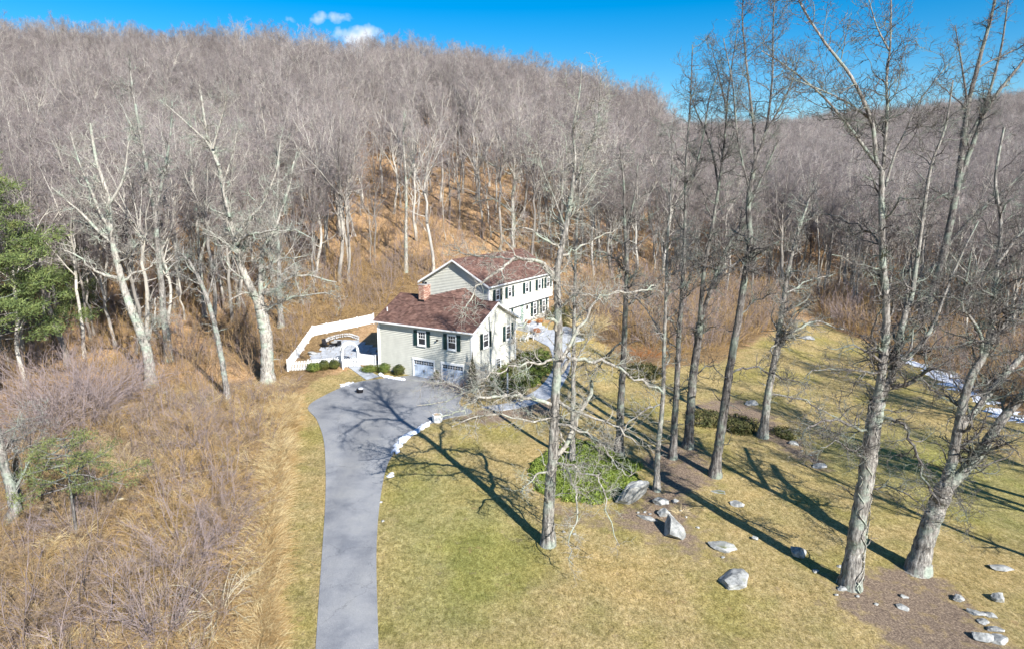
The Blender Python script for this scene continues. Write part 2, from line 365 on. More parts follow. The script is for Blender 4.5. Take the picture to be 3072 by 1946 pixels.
# ------------------------------------------------------------------ ground sheet with painted kinds of cover
def axis(lo, hi, flo, fhi, fine, coarse0):
    a = list(np.arange(flo, fhi + 1e-6, fine)); st = fine
    x = fhi
    while x < hi: st = min(st * 1.09, coarse0); x += st; a.append(x)
    st = fine; x = flo
    while x > lo: st = min(st * 1.09, coarse0); x -= st; a.insert(0, x)
    return np.array(a)
gx = axis(-1500, 1500, -42, 60, .45, 40); gy = axis(-38, 1490, 20, 112, .45, 30)
GX, GY = np.meshgrid(gx, gy); GZ = H(GX, GY)
def in_poly(X, Y, poly):
    c = np.zeros(X.shape, bool); n = len(poly)
    for i in range(n):
        x0, y0 = poly[i]; x1, y1 = poly[(i + 1) % n]
        if y0 == y1: continue
        k = ((y0 > Y) != (y1 > Y)) & (X < (x1 - x0) * (Y - y0) / (y1 - y0) + x0); c ^= k
    return c
def gpoly(pts): return [tuple(at(*p)[:2]) for p in pts]
LAWN_POLYS = [gpoly(p) for p in (
    [(600, 1900), (615, 1525), (640, 1300), (668, 1100), (690, 960), (740, 890), (830, 868), (890, 862), (1000, 790), (1230, 745), (1330, 765), (1370, 790), (1400, 790), (1500, 870), (1700, 850), (1780, 800), (1860, 757), (1940, 762), (2110, 830), (2300, 935), (2600, 1060), (3100, 1250), (3100, 1900)],)]
MULCH = [gpoly(p) for p in (
    [(1300, 1165), (1400, 1215), (1500, 1180), (1550, 1120), (1600, 1060), (1680, 1120), (1600, 1180), (1640, 1270), (1720, 1300), (1690, 1330), (1600, 1290), (1540, 1270), (1480, 1235), (1400, 1235), (1310, 1225), (1280, 1190)],
    [(1960, 1360), (2060, 1330), (2170, 1335), (2260, 1400), (2350, 1500), (2420, 1580), (2500, 1700), (2200, 1700), (2080, 1500), (1950, 1410)],
    [(1500, 1080), (1560, 1040), (1640, 1040), (1680, 1100), (1600, 1130), (1540, 1130)],
    [(1620, 950), (1700, 930), (1780, 950), (1850, 1010), (1960, 1095), (1930, 1110), (1830, 1050), (1760, 1010), (1660, 1000)],
    [(1270, 905), (1160, 955), (1060, 975), (1110, 1000), (1250, 985), (1330, 960)])]
MEADOW = [gpoly(p) for p in (
    [(-900, 2100), (-500, 1250), (200, 1010), (480, 930), (650, 870), (740, 870), (690, 970), (640, 1300), (600, 1900)],
    [(640, 900), (640, 640), (1000, 600), (1000, 700), (850, 760), (760, 900)],
    [(1350, 760), (1420, 700), (1560, 690), (1700, 760), (1850, 745), (1700, 860), (1500, 880), (1370, 810)])]
def soft(polys, blur=4):
    m = np.zeros(GX.shape)
    for p in polys: m = np.maximum(m, in_poly(GX, GY, p))
    for _ in range(blur):
        q = np.pad(m, 1, 'edge'); m = (q[1:-1, 1:-1] * 2 + q[:-2, 1:-1] + q[2:, 1:-1] + q[1:-1, :-2] + q[1:-1, 2:]) / 6
    return m
near = (GY > -30) & (GY < 130)
Z = np.zeros(GX.shape + (4,), np.float32); Z[..., 3] = 1
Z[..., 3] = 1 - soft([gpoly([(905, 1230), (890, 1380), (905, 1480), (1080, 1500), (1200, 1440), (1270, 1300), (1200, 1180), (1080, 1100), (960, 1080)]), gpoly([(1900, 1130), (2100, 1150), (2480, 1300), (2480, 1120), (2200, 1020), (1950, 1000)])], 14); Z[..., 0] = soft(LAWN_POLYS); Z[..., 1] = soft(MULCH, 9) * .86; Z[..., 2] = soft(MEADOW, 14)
ny, nx = GX.shape
V = np.stack([GX, GY, GZ], -1).reshape(-1, 3)
idx = np.arange(nx * ny).reshape(ny, nx)
Fq = np.stack([idx[:-1, :-1], idx[:-1, 1:], idx[1:, 1:], idx[1:, :-1]], -1).reshape(-1, 4)
gme = fast_mesh('ground', V, Fq)
ca = gme.color_attributes.new('zone', 'FLOAT_COLOR', 'POINT'); ca.data.foreach_set('color', Z.reshape(-1))
tag(link('ground', gme, M['ground']), kind='structure')

# sheets draped on the ground
def catmull(P, n):
    P = np.asarray(P, float); P = np.vstack([2 * P[0] - P[1], P, 2 * P[-1] - P[-2]]); out = []
    m = len(P) - 3; ts = np.linspace(0, m, n)
    for t in ts:
        i = min(int(t), m - 1); f = t - i; a, b, c, d = P[i:i + 4]
        out.append(.5 * ((2 * b) + (c - a) * f + (2 * a - 5 * b + 4 * c - d) * f * f + (3 * b - a - 3 * c + d) * f ** 3))
    return np.array(out)
def loft(name, L, Rr, mat, lift=.035, rows=90, cols=14, kind='structure', skirt=.15):
    L = catmull([tuple(p)[:2] for p in L], rows); Rr = catmull([tuple(p)[:2] for p in Rr], rows)
    f = np.linspace(0, 1, cols)[None, :, None]
    P = L[:, None] * (1 - f) + Rr[:, None] * f
    Zz = H(P[..., 0], P[..., 1]) + lift
    P = np.concatenate([P, Zz[..., None]], -1)
    a = P[:, :1].copy(); a[..., 2] -= skirt; b = P[:, -1:].copy(); b[..., 2] -= skirt
    P = np.concatenate([a, P, b], 1); r, c = P.shape[:2]
    i = np.arange(r * c).reshape(r, c)
    Fq = np.stack([i[:-1, :-1], i[:-1, 1:], i[1:, 1:], i[1:, :-1]], -1).reshape(-1, 4)
    o = link(name, fast_mesh(name, P.reshape(-1, 3), Fq, False), mat)
    if kind: o['kind'] = kind
    return o
HO = Vector((-3.74, 62.17, 0)); HR = R(-30)
def hw(u, v, w=0):                          # house frame: x right along the garage front, y back, z up -> world
    return HO + Vector((u * math.cos(HR) - v * math.sin(HR), u * math.sin(HR) + v * math.cos(HR), w))
dl = [(730, 2300), (735, 1700), (742, 1525), (757, 1300), (765, 1170), (765, 1090), (760, 1030), (744, 985), (724, 956)]
dr = [(905, 2300), (895, 1700), (890, 1525), (885, 1300), (893, 1180), (908, 1100), (928, 1062), (955, 1030), (990, 1004)]
Lw = [at(*p) for p in dl] + [at(765, 928), at(830, 900), hw(-9.0, -1.9), hw(-7.2, -.02)]
Rw = [at(*p) for p in dr] + [at(1045, 985), at(1110, 968), hw(1.2, -4.0), hw(-.3, -.02)]
loft('driveway', Lw, Rw, M['asphalt'], .04, 150, 18)
# garden path from the drive to the arbour and the bluestone walk to the front door
loft('path', [at(862, 893), at(838, 876), at(818, 862), at(808, 858)], [at(893, 885), at(862, 868), at(845, 858), at(838, 855)], M['stone'], .055, 20, 4)
loft('walkway', [at(1130, 957), at(1200, 945), at(1262, 915), at(1292, 880), at(1300, 850), at(1290, 815), at(1262, 780)],
     [at(1170, 966), at(1235, 955), at(1300, 930), at(1330, 890), at(1342, 850), at(1335, 815), at(1300, 785)], M['stone'], .05, 50, 6)

loft('terrace', [hw(-3.2, 16.5), hw(-2.2, 18.5), hw(-1.6, 20.5), hw(-1.0, 22.5)], [hw(.6, 14.5), hw(1.6, 16.5), hw(2.6, 19.5), hw(2.2, 22)], M['stone'], .06, 14, 8)

# ------------------------------------------------------------------ bare tree generator
def nrm(a): return a / np.maximum(np.linalg.norm(a, axis=-1, keepdims=True), 1e-9)
def tubes(P, Rd, sides):
    n, k, _ = P.shape
    T = np.empty_like(P); T[:, 1:-1] = P[:, 2:] - P[:, :-2]; T[:, 0] = P[:, 1] - P[:, 0]; T[:, -1] = P[:, -1] - P[:, -2]; T = nrm(T)
    m = nrm(P[:, -1] - P[:, 0]); ref = np.where(np.abs(m[:, 2:3]) > .7, np.array([[1., .2, 0]]), np.array([[0., .1, 1.]]))[:, None]
    A = nrm(ref - T * (ref * T).sum(-1, keepdims=True)); B = np.cross(T, A)
    q = np.arange(sides) * 2 * np.pi / sides
    Vv = P[:, :, None] + (A[:, :, None] * np.cos(q)[None, None, :, None] + B[:, :, None] * np.sin(q)[None, None, :, None]) * Rd[:, :, None, None]
    b = (np.arange(n) * k * sides)[:, None, None]; i = (np.arange(k - 1) * sides)[None, :, None]; s = np.arange(sides)[None, None]
    s2 = (s + 1) % sides
    Fq = np.stack([b + i + s, b + i + s2, b + i + sides + s2, b + i + sides + s], -1).reshape(-1, 4)
    return Vv.reshape(-1, 3), Fq
def join(parts):
    Vs, Fs, o = [], [], 0
    for v, f in parts: Vs.append(v); Fs.append(f + o); o += len(v)
    return np.concatenate(Vs), np.concatenate(Fs)
def spawn(P, Rd, ld, rg, tmin=.15, tmax=1.0, spacing=.5, lmin=.6, lmax=1.6, ang=(35, 65), segs=4, wob=.18, up=.12, rfac=.55, rtip=.35, rmin=.006, lfun=None, droop=0.0):
    """children of the polylines P (n,k,3) with radii Rd (n,k)"""
    n, k, _ = P.shape
    L = np.linalg.norm(np.diff(P, axis=1), axis=-1).sum(1)
    cnt = np.maximum((L * (tmax - tmin) / spacing + rg.random(n)).astype(int), 0)
    if cnt.sum() == 0: return None
    par = np.repeat(np.arange(n), cnt); t = rg.uniform(tmin, tmax, len(par))
    s = t * (k - 1); i = np.minimum(s.astype(int), k - 2); f = (s - i)[:, None]
    p0 = P[par, i] * (1 - f) + P[par, i + 1] * f; T = nrm(P[par, i + 1] - P[par, i]); r0 = Rd[par, i] * (1 - f[:, 0]) + Rd[par, i + 1] * f[:, 0]
    rnd = nrm(rg.normal(size=(len(par), 3))); side = nrm(rnd - T * (rnd * T).sum(-1, keepdims=True))
    a = np.radians(rg.uniform(*ang, len(par)))[:, None]
    d = T * np.cos(a) + side * np.sin(a)
    ln = rg.uniform(lmin, lmax, len(par)) * (1.15 - .6 * t)
    if lfun is not None: ln = ln * lfun(t)
    K = segs + 1; Q = np.empty((len(par), K, 3)); Q[:, 0] = p0; st = (ln / segs)[:, None]
    for j in range(segs):
        Q[:, j + 1] = Q[:, j] + d * st
        d = nrm(d + rg.normal(size=d.shape) * wob + np.array([0, 0, up - droop * (j / segs)]))
    rr0 = np.maximum(np.minimum(r0 * rfac, ln * .028 + .004), rmin)
    Rr = rr0[:, None] * np.linspace(1, rtip, K)[None]; Rr = np.maximum(Rr, rmin * .5)
    return Q, Rr

FOREST = []
def forest_proto(seed, Ht, r0, base, spread, lean=.02, sp1=.5, fork=False):
    rg = np.random.default_rng(seed)
    k = 10; z = np.linspace(0, 1, k); hf = rg.uniform(.5, .66)          # trunk up to the fork, then ascending limbs
    w = np.cumsum(rg.normal(size=(k, 2)) * .13, 0); w[0] = 0
    st = np.zeros((1, k, 3)); st[0, :, 2] = z * Ht * hf; st[0, :, :2] = w + np.outer(z, rg.normal(size=2) * lean * Ht)
    rd = (r0 * (1 - z * .42))[None]; rd[0, 0] *= 1.35
    parts = [tubes(st, rd, 7)]
    nl = 4 if r0 < .15 else int(rg.integers(5, 8)); kk = 9; LP = np.zeros((nl, kk, 3)); LR = np.zeros((nl, kk))
    for q in range(nl):
        a = 6.283 * (q + rg.random() * .6) / nl; i0 = k - 1 - int(rg.integers(0, 4)) * (q > 1); p = st[0, i0].copy(); tilt = rg.uniform(.25, .75) if q else .1
        d = np.array([math.cos(a) * math.sin(tilt), math.sin(a) * math.sin(tilt), math.cos(tilt)]); L_ = Ht * (1 - hf) * rg.uniform(.95, 1.2) / (kk - 1) + spread * .05
        for t_ in range(kk):
            LP[q, t_] = p; p = p + d * L_; d = nrm(d + rg.normal(size=3) * .1 + np.array([0, 0, .05]))
        LR[q] = rd[0, i0] * .62 * (1 - np.linspace(0, 1, kk) * .88)
    parts.append(tubes(LP, LR, 5))
    nb = len(parts[0][1]) + len(parts[1][1])
    Lb = spawn(st, rd, 1, rg, base, 1, 1.3, spread * .6, spread * 1.1, (45, 75), 6, .18, .1, .4, .3, .02); parts.append(tubes(*Lb, 4))
    L1 = spawn(LP, LR, 1, rg, .1, 1, .55, spread * .4, spread * .8, (28, 62), 5, .17, .1, .6, .3, .02)
    parts.append(tubes(*L1, 4)); L1 = (np.concatenate([L1[0], Lb[0][:, :6]]), np.concatenate([L1[1], Lb[1][:, :6]]))
    L2 = spawn(*L1, 1, rg, .15, 1, .36, .7, 1.6, (28, 64), 4, .2, .1, .6, .35, .013)
    parts.append(tubes(*L2, 3))
    L3 = spawn(*L2, 1, rg, .1, 1, .19, .4, .95, (28, 64), 2, .22, .08, .6, .5, .0105)
    parts.append(tubes(*L3, 3))
    v, f = join(parts); me = fast_mesh('bare_tree', v, f); me.materials.append(M['forest']); me.materials.append(M['twig'])
    nf = sum(len(p[1]) for p in parts[:4]); mi = np.zeros(len(me.polygons), np.int32); mi[nf:] = 1; me.polygons.foreach_set('material_index', mi)
    return me
for i, a in enumerate([(17, .19, .38, 3.6), (19, .24, .42, 4.2), (15, .13, .4, 2.6), (20, .28, .36, 4.8), (18, .17, .5, 3.2), (16, .21, .3, 4.2), (12, .09, .3, 1.9)]):
    FOREST.append(forest_proto(100 + i, *a))

# positions of forest trees
EX = [in_p for in_p in LAWN_POLYS]
def edge_y(t):                               # where the wood begins, by direction from the camera
    return np.interp(t, [-1, -.75, -.55, -.4, -.3, -.2, -.05, .08, .18, .3, .42, .5, .56, .7, 1.1], [60, 60, 66, 74, 88, 95, 98, 102, 98, 101, 105, 100, 92, 84, 78])
cand = []
Yc = 60.0
while Yc < 640:
    sp = 3.9 if Yc < 130 else (4.4 if Yc < 300 else 6.0)
    half = .84 * Yc + 12
    for X in np.arange(-half, half, sp):
        x = X + rng.uniform(-.45, .45) * sp; y = Yc + rng.uniform(-.45, .45) * sp; t = x / y
        if y < edge_y(t) + rng.uniform(0, 3): continue
        if y > 330 and t < .16: continue
        if y < 140 and rng.random() < .22: continue
        if -.24 < t < .04 and y < 165 and rng.random() < .5: continue
        cand.append((x, y))
    Yc += sp
cand = np.array(cand); cz = H(cand[:, 0], cand[:, 1]); order = np.argsort(cand[:, 1] + np.abs(cand[:, 0]) * .15)
cand = cand[order]; cz = cz[order]
FT = []
for i in range(len(cand)): FT.append((cand[i, 0], cand[i, 1], cz[i] - .1, int(rng.choice(7, p=[.2, .18, .16, .1, .18, .12, .06])), rng.uniform(0, 6.28), rng.uniform(.85, 1.18), rng.uniform(-.05, .05), rng.uniform(-.05, .05)))
NIND = 250
for i in range(NIND):
    x, y, z, k, rz, s, lx, ly = FT[i]
    o = link('bare_tree', FOREST[k], None, None, (x, y, z)); o.rotation_euler = (lx, ly, rz); o.scale = (s, s, s)
    t_ = x / y; zn = ('on the far left slope behind the pines', 'behind the pale forked trees at left', 'on the slope behind the patio fence', 'on the leafy hillside behind the roofs', 'behind the row of trunks right of the house', 'beyond the top of the right lawn', 'beyond the snow band at the far right')[int(np.searchsorted([-.6, -.38, -.2, .12, .3, .5], t_))]
    kd = ('grey', 'stout grey', 'slim', 'broad crowned', 'tall slim', 'low branching', 'thin young')[k]
    tag(o, 'bare %s tree %s' % (kd, zn), 'tree', 'bare %s trees %s' % (kd, zn))
rest = FT[NIND:]
def scatter(name, meshes, pts, rots, scales, ids, kind='stuff', label=None, cat=None):
    """one object: geometry nodes put the given meshes on stored points"""
    me = bpy.data.meshes.new(name); me.vertices.add(len(pts)); me.vertices.foreach_set('co', np.asarray(pts, np.float32).ravel())
    for nme, typ, arr in (('rot', 'FLOAT_VECTOR', rots), ('scl', 'FLOAT_VECTOR', scales)):
        a = me.attributes.new(nme, typ, 'POINT'); a.data.foreach_set('vector', np.asarray(arr, np.float32).ravel())
    a = me.attributes.new('idx', 'INT', 'POINT'); a.data.foreach_set('value', np.asarray(ids, np.int32))
    o = link(name, me)
    ng = bpy.data.node_groups.new(name, 'GeometryNodeTree'); ng.interface.new_socket('Geometry', in_out='INPUT', socket_type='NodeSocketGeometry'); ng.interface.new_socket('Geometry', in_out='OUTPUT', socket_type='NodeSocketGeometry')
    n, l = ng.nodes, ng.links; gi = n.new('NodeGroupInput'); go = n.new('NodeGroupOutput')
    g2 = n.new('GeometryNodeGeometryToInstance')
    holders = []
    gi2 = n.new('GeometryNodeJoinGeometry')
    col = bpy.data.collections.new(name + '_shapes')
    for k, m_ in enumerate(meshes):
        h = bpy.data.objects.new('%s_shape_%02d' % (name, k), m_); col.objects.link(h)
    ci = n.new('GeometryNodeCollectionInfo'); ci.inputs['Collection'].default_value = col; ci.inputs['Separate Children'].default_value = True; ci.inputs['Reset Children'].default_value = True
    n.remove(g2); n.remove(gi2)
    ip = n.new('GeometryNodeInstanceOnPoints'); ip.inputs['Pick Instance'].default_value = True
    def attr(nm, dt):
        q = n.new('GeometryNodeInputNamedAttribute'); q.data_type = dt; q.inputs['Name'].default_value = nm
        return next(s for s in q.outputs if s.enabled and s.name == 'Attribute')
    l.new(gi.outputs[0], ip.inputs['Points']); l.new(ci.outputs[0], ip.inputs['Instance']); l.new(attr('idx', 'INT'), ip.inputs['Instance Index'])
    er = n.new('FunctionNodeEulerToRotation'); l.new(attr('rot', 'FLOAT_VECTOR'), er.inputs[0]); l.new(er.outputs[0], ip.inputs['Rotation'])
    l.new(attr('scl', 'FLOAT_VECTOR'), ip.inputs['Scale'])
    l.new(ip.outputs[0], go.inputs[0])
    md = o.modifiers.new('scatter', 'NODES'); md.node_group = ng
    tag(o, label, cat, None, kind); return o
def scat(name, meshes, rows, label=None, cat=None):
    """rows: x,y,z,k,rz,s,rx,ry"""
    return scatter(name, meshes, [r[:3] for r in rows], [(r[6], r[7], r[4]) for r in rows], [(r[5],) * 3 for r in rows], [r[3] for r in rows], 'stuff', label, cat)
scat('forest', FOREST, rest, 'mass of leafless trees covering the hills behind the house', 'forest')

# ------------------------------------------------------------------ the large yard trees, limb by limb
def img_line(pts, y0, off=0.0, off_end=0.0, n=None):
    """reference points on an upright plane at distance y0; the limb recedes or advances along its length"""
    n = n or max(6, int(len(pts) * 3)); P = catmull(pts, n); m = len(P)
    out = []
    for i, (px, py) in enumerate(P):
        f = i / (m - 1); out.append(on_plane(px, py, y0 + off + (off_end - off) * f))
    return np.array(out)
def hero(label, base, stems, limbs, mat='bark_grey', seed=1, tw=None, dens=1.0, long=1.0, smin=.35, group=None, twigr=1.0, tipup=.1, floor=None, droopy=0.0, name='bare_tree', wood2=None):
    rg = np.random.default_rng(seed)
    g = at(*base); y0 = g[1]
    root = empty(name, g); tag(root, label, 'tree', group)
    off0 = np.array(g)
    tp, lp, kids = [], [], []
    for j, (pts, r0, r1) in enumerate(stems):
        P = img_line(pts, y0, 0, 0 if j == 0 else rg.uniform(-1.4, 1.4))
        if j == 0: P[0] = off0 - np.array([0, 0, .25])
        m = len(P); a = px_size(r0 / 2, P[0]); b = px_size(r1 / 2, P[-1]); rd = a + (b - a) * np.linspace(0, 1, m) ** .8
        if j == 0:
            hgt = P[:, 2] - g[2]; rd = rd * (1 + .55 * np.exp(-np.maximum(hgt, 0) / .45))
        # fine resample for gnarled outline
        k = m * 3; Q = catmull(P, k); rr = np.interp(np.linspace(0, 1, k), np.linspace(0, 1, m), rd)
        Q[1:, :] += rg.normal(size=(k - 1, 3)) * rr[1:, None] * .05; rr *= 1 + rg.normal(size=k) * .02
        tp.append(tubes((Q - off0)[None], rr[None], 12 if j == 0 else 9)); kids.append((P, rd, j, smin if j == 0 else .12))
    for j, lb in enumerate(limbs):
        pts, r0, r1 = lb[:3]; oe = lb[3] if len(lb) > 3 else rg.uniform(-2.2, 2.2)
        P = img_line(pts, y0, 0, oe); m = len(P); a = px_size(r0 / 2, P[0]); b = px_size(r1 / 2, P[-1])
        P[1:] += rg.normal(size=(m - 1, 3)) * .07
        rd = np.linspace(a, b, m); lp.append(tubes((P - off0)[None], rd[None], 7)); kids.append((P, rd, 9, .1))
    for P, rd, j, tm in kids:
        P = P[None]; rd = rd[None]
        dr = droopy if j == 9 else 0
        if j == 9: L1 = spawn(P, rd, 1, rg, tm, 1, max(.16, .22 / dens), .9 * long, 2.4 * long, (30, 75), 7, .34, tipup, .5, .25, .014 * twigr, droop=dr)
        else: L1 = spawn(P, rd, 1, rg, tm, 1, max(.2, .3 / dens), 1.4 * long, 3.8 * long, (30, 70), 8, .3, tipup, .42, .22, .016 * twigr)
        if L1 is None: continue
        L2 = spawn(*L1, 1, rg, .08, 1, .2, .45, 1.45, (30, 75), 4, .36, tipup * .7, .55, .3, .011 * twigr, droop=dr)
        L3 = spawn(*L2, 1, rg, .15, 1, .2, .25, .7, (30, 70), 2, .35, .06, .6, .4, .009 * twigr, droop=dr)
        for L, sd_ in ((L1, 5), (L2, 4), (L3, 3)):
            if L is not None: lp.append(tubes(L[0] - off0, L[1], sd_))
    for P, rd, j, tm in kids:
        if j == 9: continue
        E1 = spawn(P[None], rd[None], 1, rg, .1 if j == 0 else .02, 1, .38, .5, 1.7, (45, 90), 5, .4, .08, .2, .3, .009, droop=.15)
        if E1 is not None:
            lp.append(tubes(E1[0] - off0, E1[1], 3)); E2 = spawn(*E1, 1, rg, .15, 1, .22, .2, .6, (30, 70), 2, .35, .05, .7, .4, .008)
            if E2 is not None: lp.append(tubes(E2[0] - off0, E2[1], 3))
    v, f = join(tp); link('trunk', fast_mesh('trunk', v, f), M[mat], root)
    v, f = join(lp); link('crown', fast_mesh('crown', v, f), M[wood2 or mat], root)
    return root
GY_ = 'tall bare trees standing on the lawn'
hero('tall bare tree by the drive with low limbs reaching over the asphalt', (1288, 1279),
     [([(1288, 1279), (1291, 1170), (1300, 1060), (1305, 950), (1313, 800), (1311, 700), (1311, 627), (1330, 540), (1343, 461)], 30, 11),
      ([(1343, 461), (1352, 380), (1348, 300), (1362, 220), (1368, 150)], 9, 2), ([(1343, 461), (1372, 380), (1405, 290), (1412, 180)], 7, 2),
      ([(1330, 540), (1300, 460), (1275, 400), (1262, 340)], 6, 2), ([(1335, 500), (1390, 420), (1430, 360)], 6, 2)],
     [([(1295, 1095), (1325, 1050), (1350, 1000), (1379, 945), (1390, 893)], 13, 8, 1.0),
      ([(1303, 952), (1262, 938), (1210, 928), (1165, 932), (1120, 938), (1080, 962), (1035, 985)], 10, 3, -1.2),
      ([(1190, 928), (1160, 908), (1115, 913), (1058, 936), (985, 956)], 6, 2, 1.5), ([(1150, 935), (1110, 925), (1050, 900), (990, 895)], 5, 2, 2.5),
      ([(1303, 972), (1260, 990), (1200, 975), (1120, 975), (1060, 1000)], 6, 2, -2.0),
      ([(1308, 845), (1270, 852), (1225, 858), (1180, 870), (1130, 893)], 7, 2, -2.5),
      ([(1310, 780), (1298, 752), (1275, 744), (1245, 748), (1215, 775), (1200, 815)], 9, 2, -2.0),
      ([(1310, 652), (1285, 628), (1254, 613), (1222, 607), (1190, 622), (1165, 640), (1130, 668), (1105, 700), (1085, 725)], 10, 3, -3.0),
      ([(1222, 607), (1180, 608), (1120, 600), (1060, 590)], 6, 2, 2.0),
      ([(1309, 880), (1335, 848), (1370, 842), (1410, 850), (1450, 862), (1500, 890), (1560, 925)], 11, 4, -1.5),
      ([(1312, 940), (1345, 960), (1400, 985), (1450, 1000), (1500, 1045)], 8, 3, -2.2),
      ([(1318, 850), (1350, 790), (1375, 750), (1400, 705), (1440, 690), (1500, 683), (1540, 668)], 9, 3, 2.0),
      ([(1310, 730), (1340, 700), (1380, 690), (1420, 715)], 6, 2, -2), ([(1316, 600), (1350, 585), (1400, 560), (1450, 540)], 7, 2, 1), ([(1318, 590), (1280, 560), (1230, 540), (1180, 545)], 6, 2, -1),
      ([(1297, 1086), (1340, 1088), (1365, 1112), (1402, 1120), (1425, 1190), (1460, 1285)], 7, 2, -3.0),
      ([(1325, 1090), (1345, 1130), (1354, 1170), (1352, 1216), (1338, 1270), (1345, 1330)], 6, 2, -3.5),
      ([(1290, 1108), (1262, 1114), (1240, 1140), (1220, 1160)], 6, 2, -1), ([(1300, 1000), (1360, 1010), (1410, 1040), (1440, 1080), (1470, 1120)], 7, 2, -2.6)],
     'bark_grey', 21, dens=.62, long=.8, smin=.6, droopy=.12, wood2='bark_pale')
hero('slim bare tree rising from the far edge of the green ground cover patch', (1345, 1085),
     [([(1345, 1085), (1347, 940), (1349, 780), (1352, 640), (1358, 500), (1368, 380)], 14, 3), ([(1356, 520), (1385, 440), (1400, 350)], 5, 2)],
     [([(1348, 860), (1380, 800), (1400, 740)], 4, 2), ([(1352, 640), (1320, 590), (1290, 560)], 4, 2)], 'bark_grey', 22, dens=.55, smin=.4)
hero('bare tree with dark ridged trunk at the back right of the green patch', (1455, 1067),
     [([(1455, 1067), (1460, 936), (1466, 834), (1470, 731), (1473, 627), (1468, 520), (1466, 430), (1456, 340)], 20, 3), ([(1470, 560), (1490, 470), (1500, 380)], 7, 2)],
     [([(1470, 731), (1500, 690), (1540, 670), (1575, 640)], 6, 2), ([(1468, 800), (1430, 830), (1400, 870), (1380, 910)], 5, 2), ([(1472, 640), (1430, 600), (1395, 590)], 5, 2), ([(1473, 600), (1520, 560), (1560, 530)], 5, 2)],
     'bark_dark', 23, dens=.55, smin=.45)
hero('slender pale bare tree directly behind the big leaning slab boulder', (1543, 1152),
     [([(1543, 1152), (1547, 1050), (1558, 940), (1561, 820), (1565, 700), (1570, 560), (1578, 430), (1580, 330)], 15, 2)],
     [([(1561, 800), (1530, 740), (1500, 700)], 4, 2), ([(1556, 950), (1520, 960), (1480, 990), (1450, 1040)], 5, 2), ([(1566, 680), (1600, 620), (1625, 560)], 4, 2)], 'bark_grey', 24, dens=.6, smin=.35)
hero('very tall straight bare tree, second trunk right of the leaning slab boulder', (1581, 1076),
     [([(1581, 1076), (1586, 987), (1592, 885), (1596, 780), (1604, 680), (1610, 540), (1612, 396), (1622, 252), (1628, 105)], 18, 2),
      ([(1612, 470), (1635, 400), (1655, 310), (1668, 230), (1690, 170)], 6, 2)],
     [([(1603, 690), (1640, 620), (1670, 560)], 5, 2), ([(1612, 400), (1585, 340), (1565, 290)], 3, 1), ([(1594, 820), (1560, 790), (1535, 770)], 4, 2)], 'bark_dark', 25, dens=.6, smin=.35)
hero('bare tree forking in two at roof height, right of the green patch', (1617, 1050),
     [([(1617, 1050), (1623, 962), (1629, 885), (1638, 821), (1645, 758)], 22, 17), ([(1645, 758), (1655, 640), (1680, 500), (1702, 346), (1712, 216), (1733, 72)], 12, 2),
      ([(1645, 758), (1678, 660), (1706, 590), (1745, 520), (1790, 420), (1830, 330)], 12, 3), ([(1690, 440), (1670, 340), (1640, 270), (1620, 215)], 6, 2), ([(1708, 260), (1690, 180), (1670, 100)], 4, 1)],
     [([(1655, 640), (1620, 590), (1600, 560)], 5, 2), ([(1712, 580), (1760, 590), (1800, 570)], 5, 2), ([(1630, 880), (1670, 860), (1700, 880)], 4, 2)], 'bark_dark', 26, dens=.8, smin=.7)
hero('tall dark bare tree leaning right with a bent limb at mid trunk, mid lawn', (1680, 1118),
     [([(1680, 1118), (1692, 1030), (1705, 940), (1718, 850), (1736, 751), (1752, 642), (1763, 577), (1760, 469), (1776, 380)], 24, 10),
      ([(1776, 380), (1770, 288), (1754, 144), (1745, 40), (1750, -40)], 7, 2), ([(1776, 380), (1800, 309), (1815, 190), (1817, 80), (1822, -30)], 8, 2), ([(1762, 450), (1735, 330), (1722, 200), (1700, 90)], 5, 2),
      ([(1790, 330), (1850, 220), (1880, 130)], 5, 2)],
     [([(1718, 872), (1740, 868), (1765, 862), (1810, 876), (1860, 890), (1895, 905)], 6, 2), ([(1758, 600), (1700, 640), (1660, 690)], 6, 2), ([(1740, 740), (1790, 700), (1830, 690)], 5, 2)], 'bark_dark', 27, dens=.85, smin=.6)
hero('bare tree with a broken snapped top beside the bank of leaves and stones', (1793, 1026),
     [([(1793, 1026), (1805, 930), (1818, 860), (1830, 790), (1840, 720), (1852, 640), (1872, 560), (1904, 463)], 20, 5)],
     [([(1826, 830), (1850, 790), (1885, 770), (1930, 755), (1980, 775)], 9, 3, 1.5), ([(1822, 850), (1845, 780), (1862, 740), (1900, 710)], 7, 2), ([(1845, 690), (1900, 660), (1960, 650)], 5, 2), ([(1813, 925), (1870, 935), (1930, 960), (1985, 990)], 5, 2, -2)], 'bark_grey', 28, dens=.8, smin=.35)
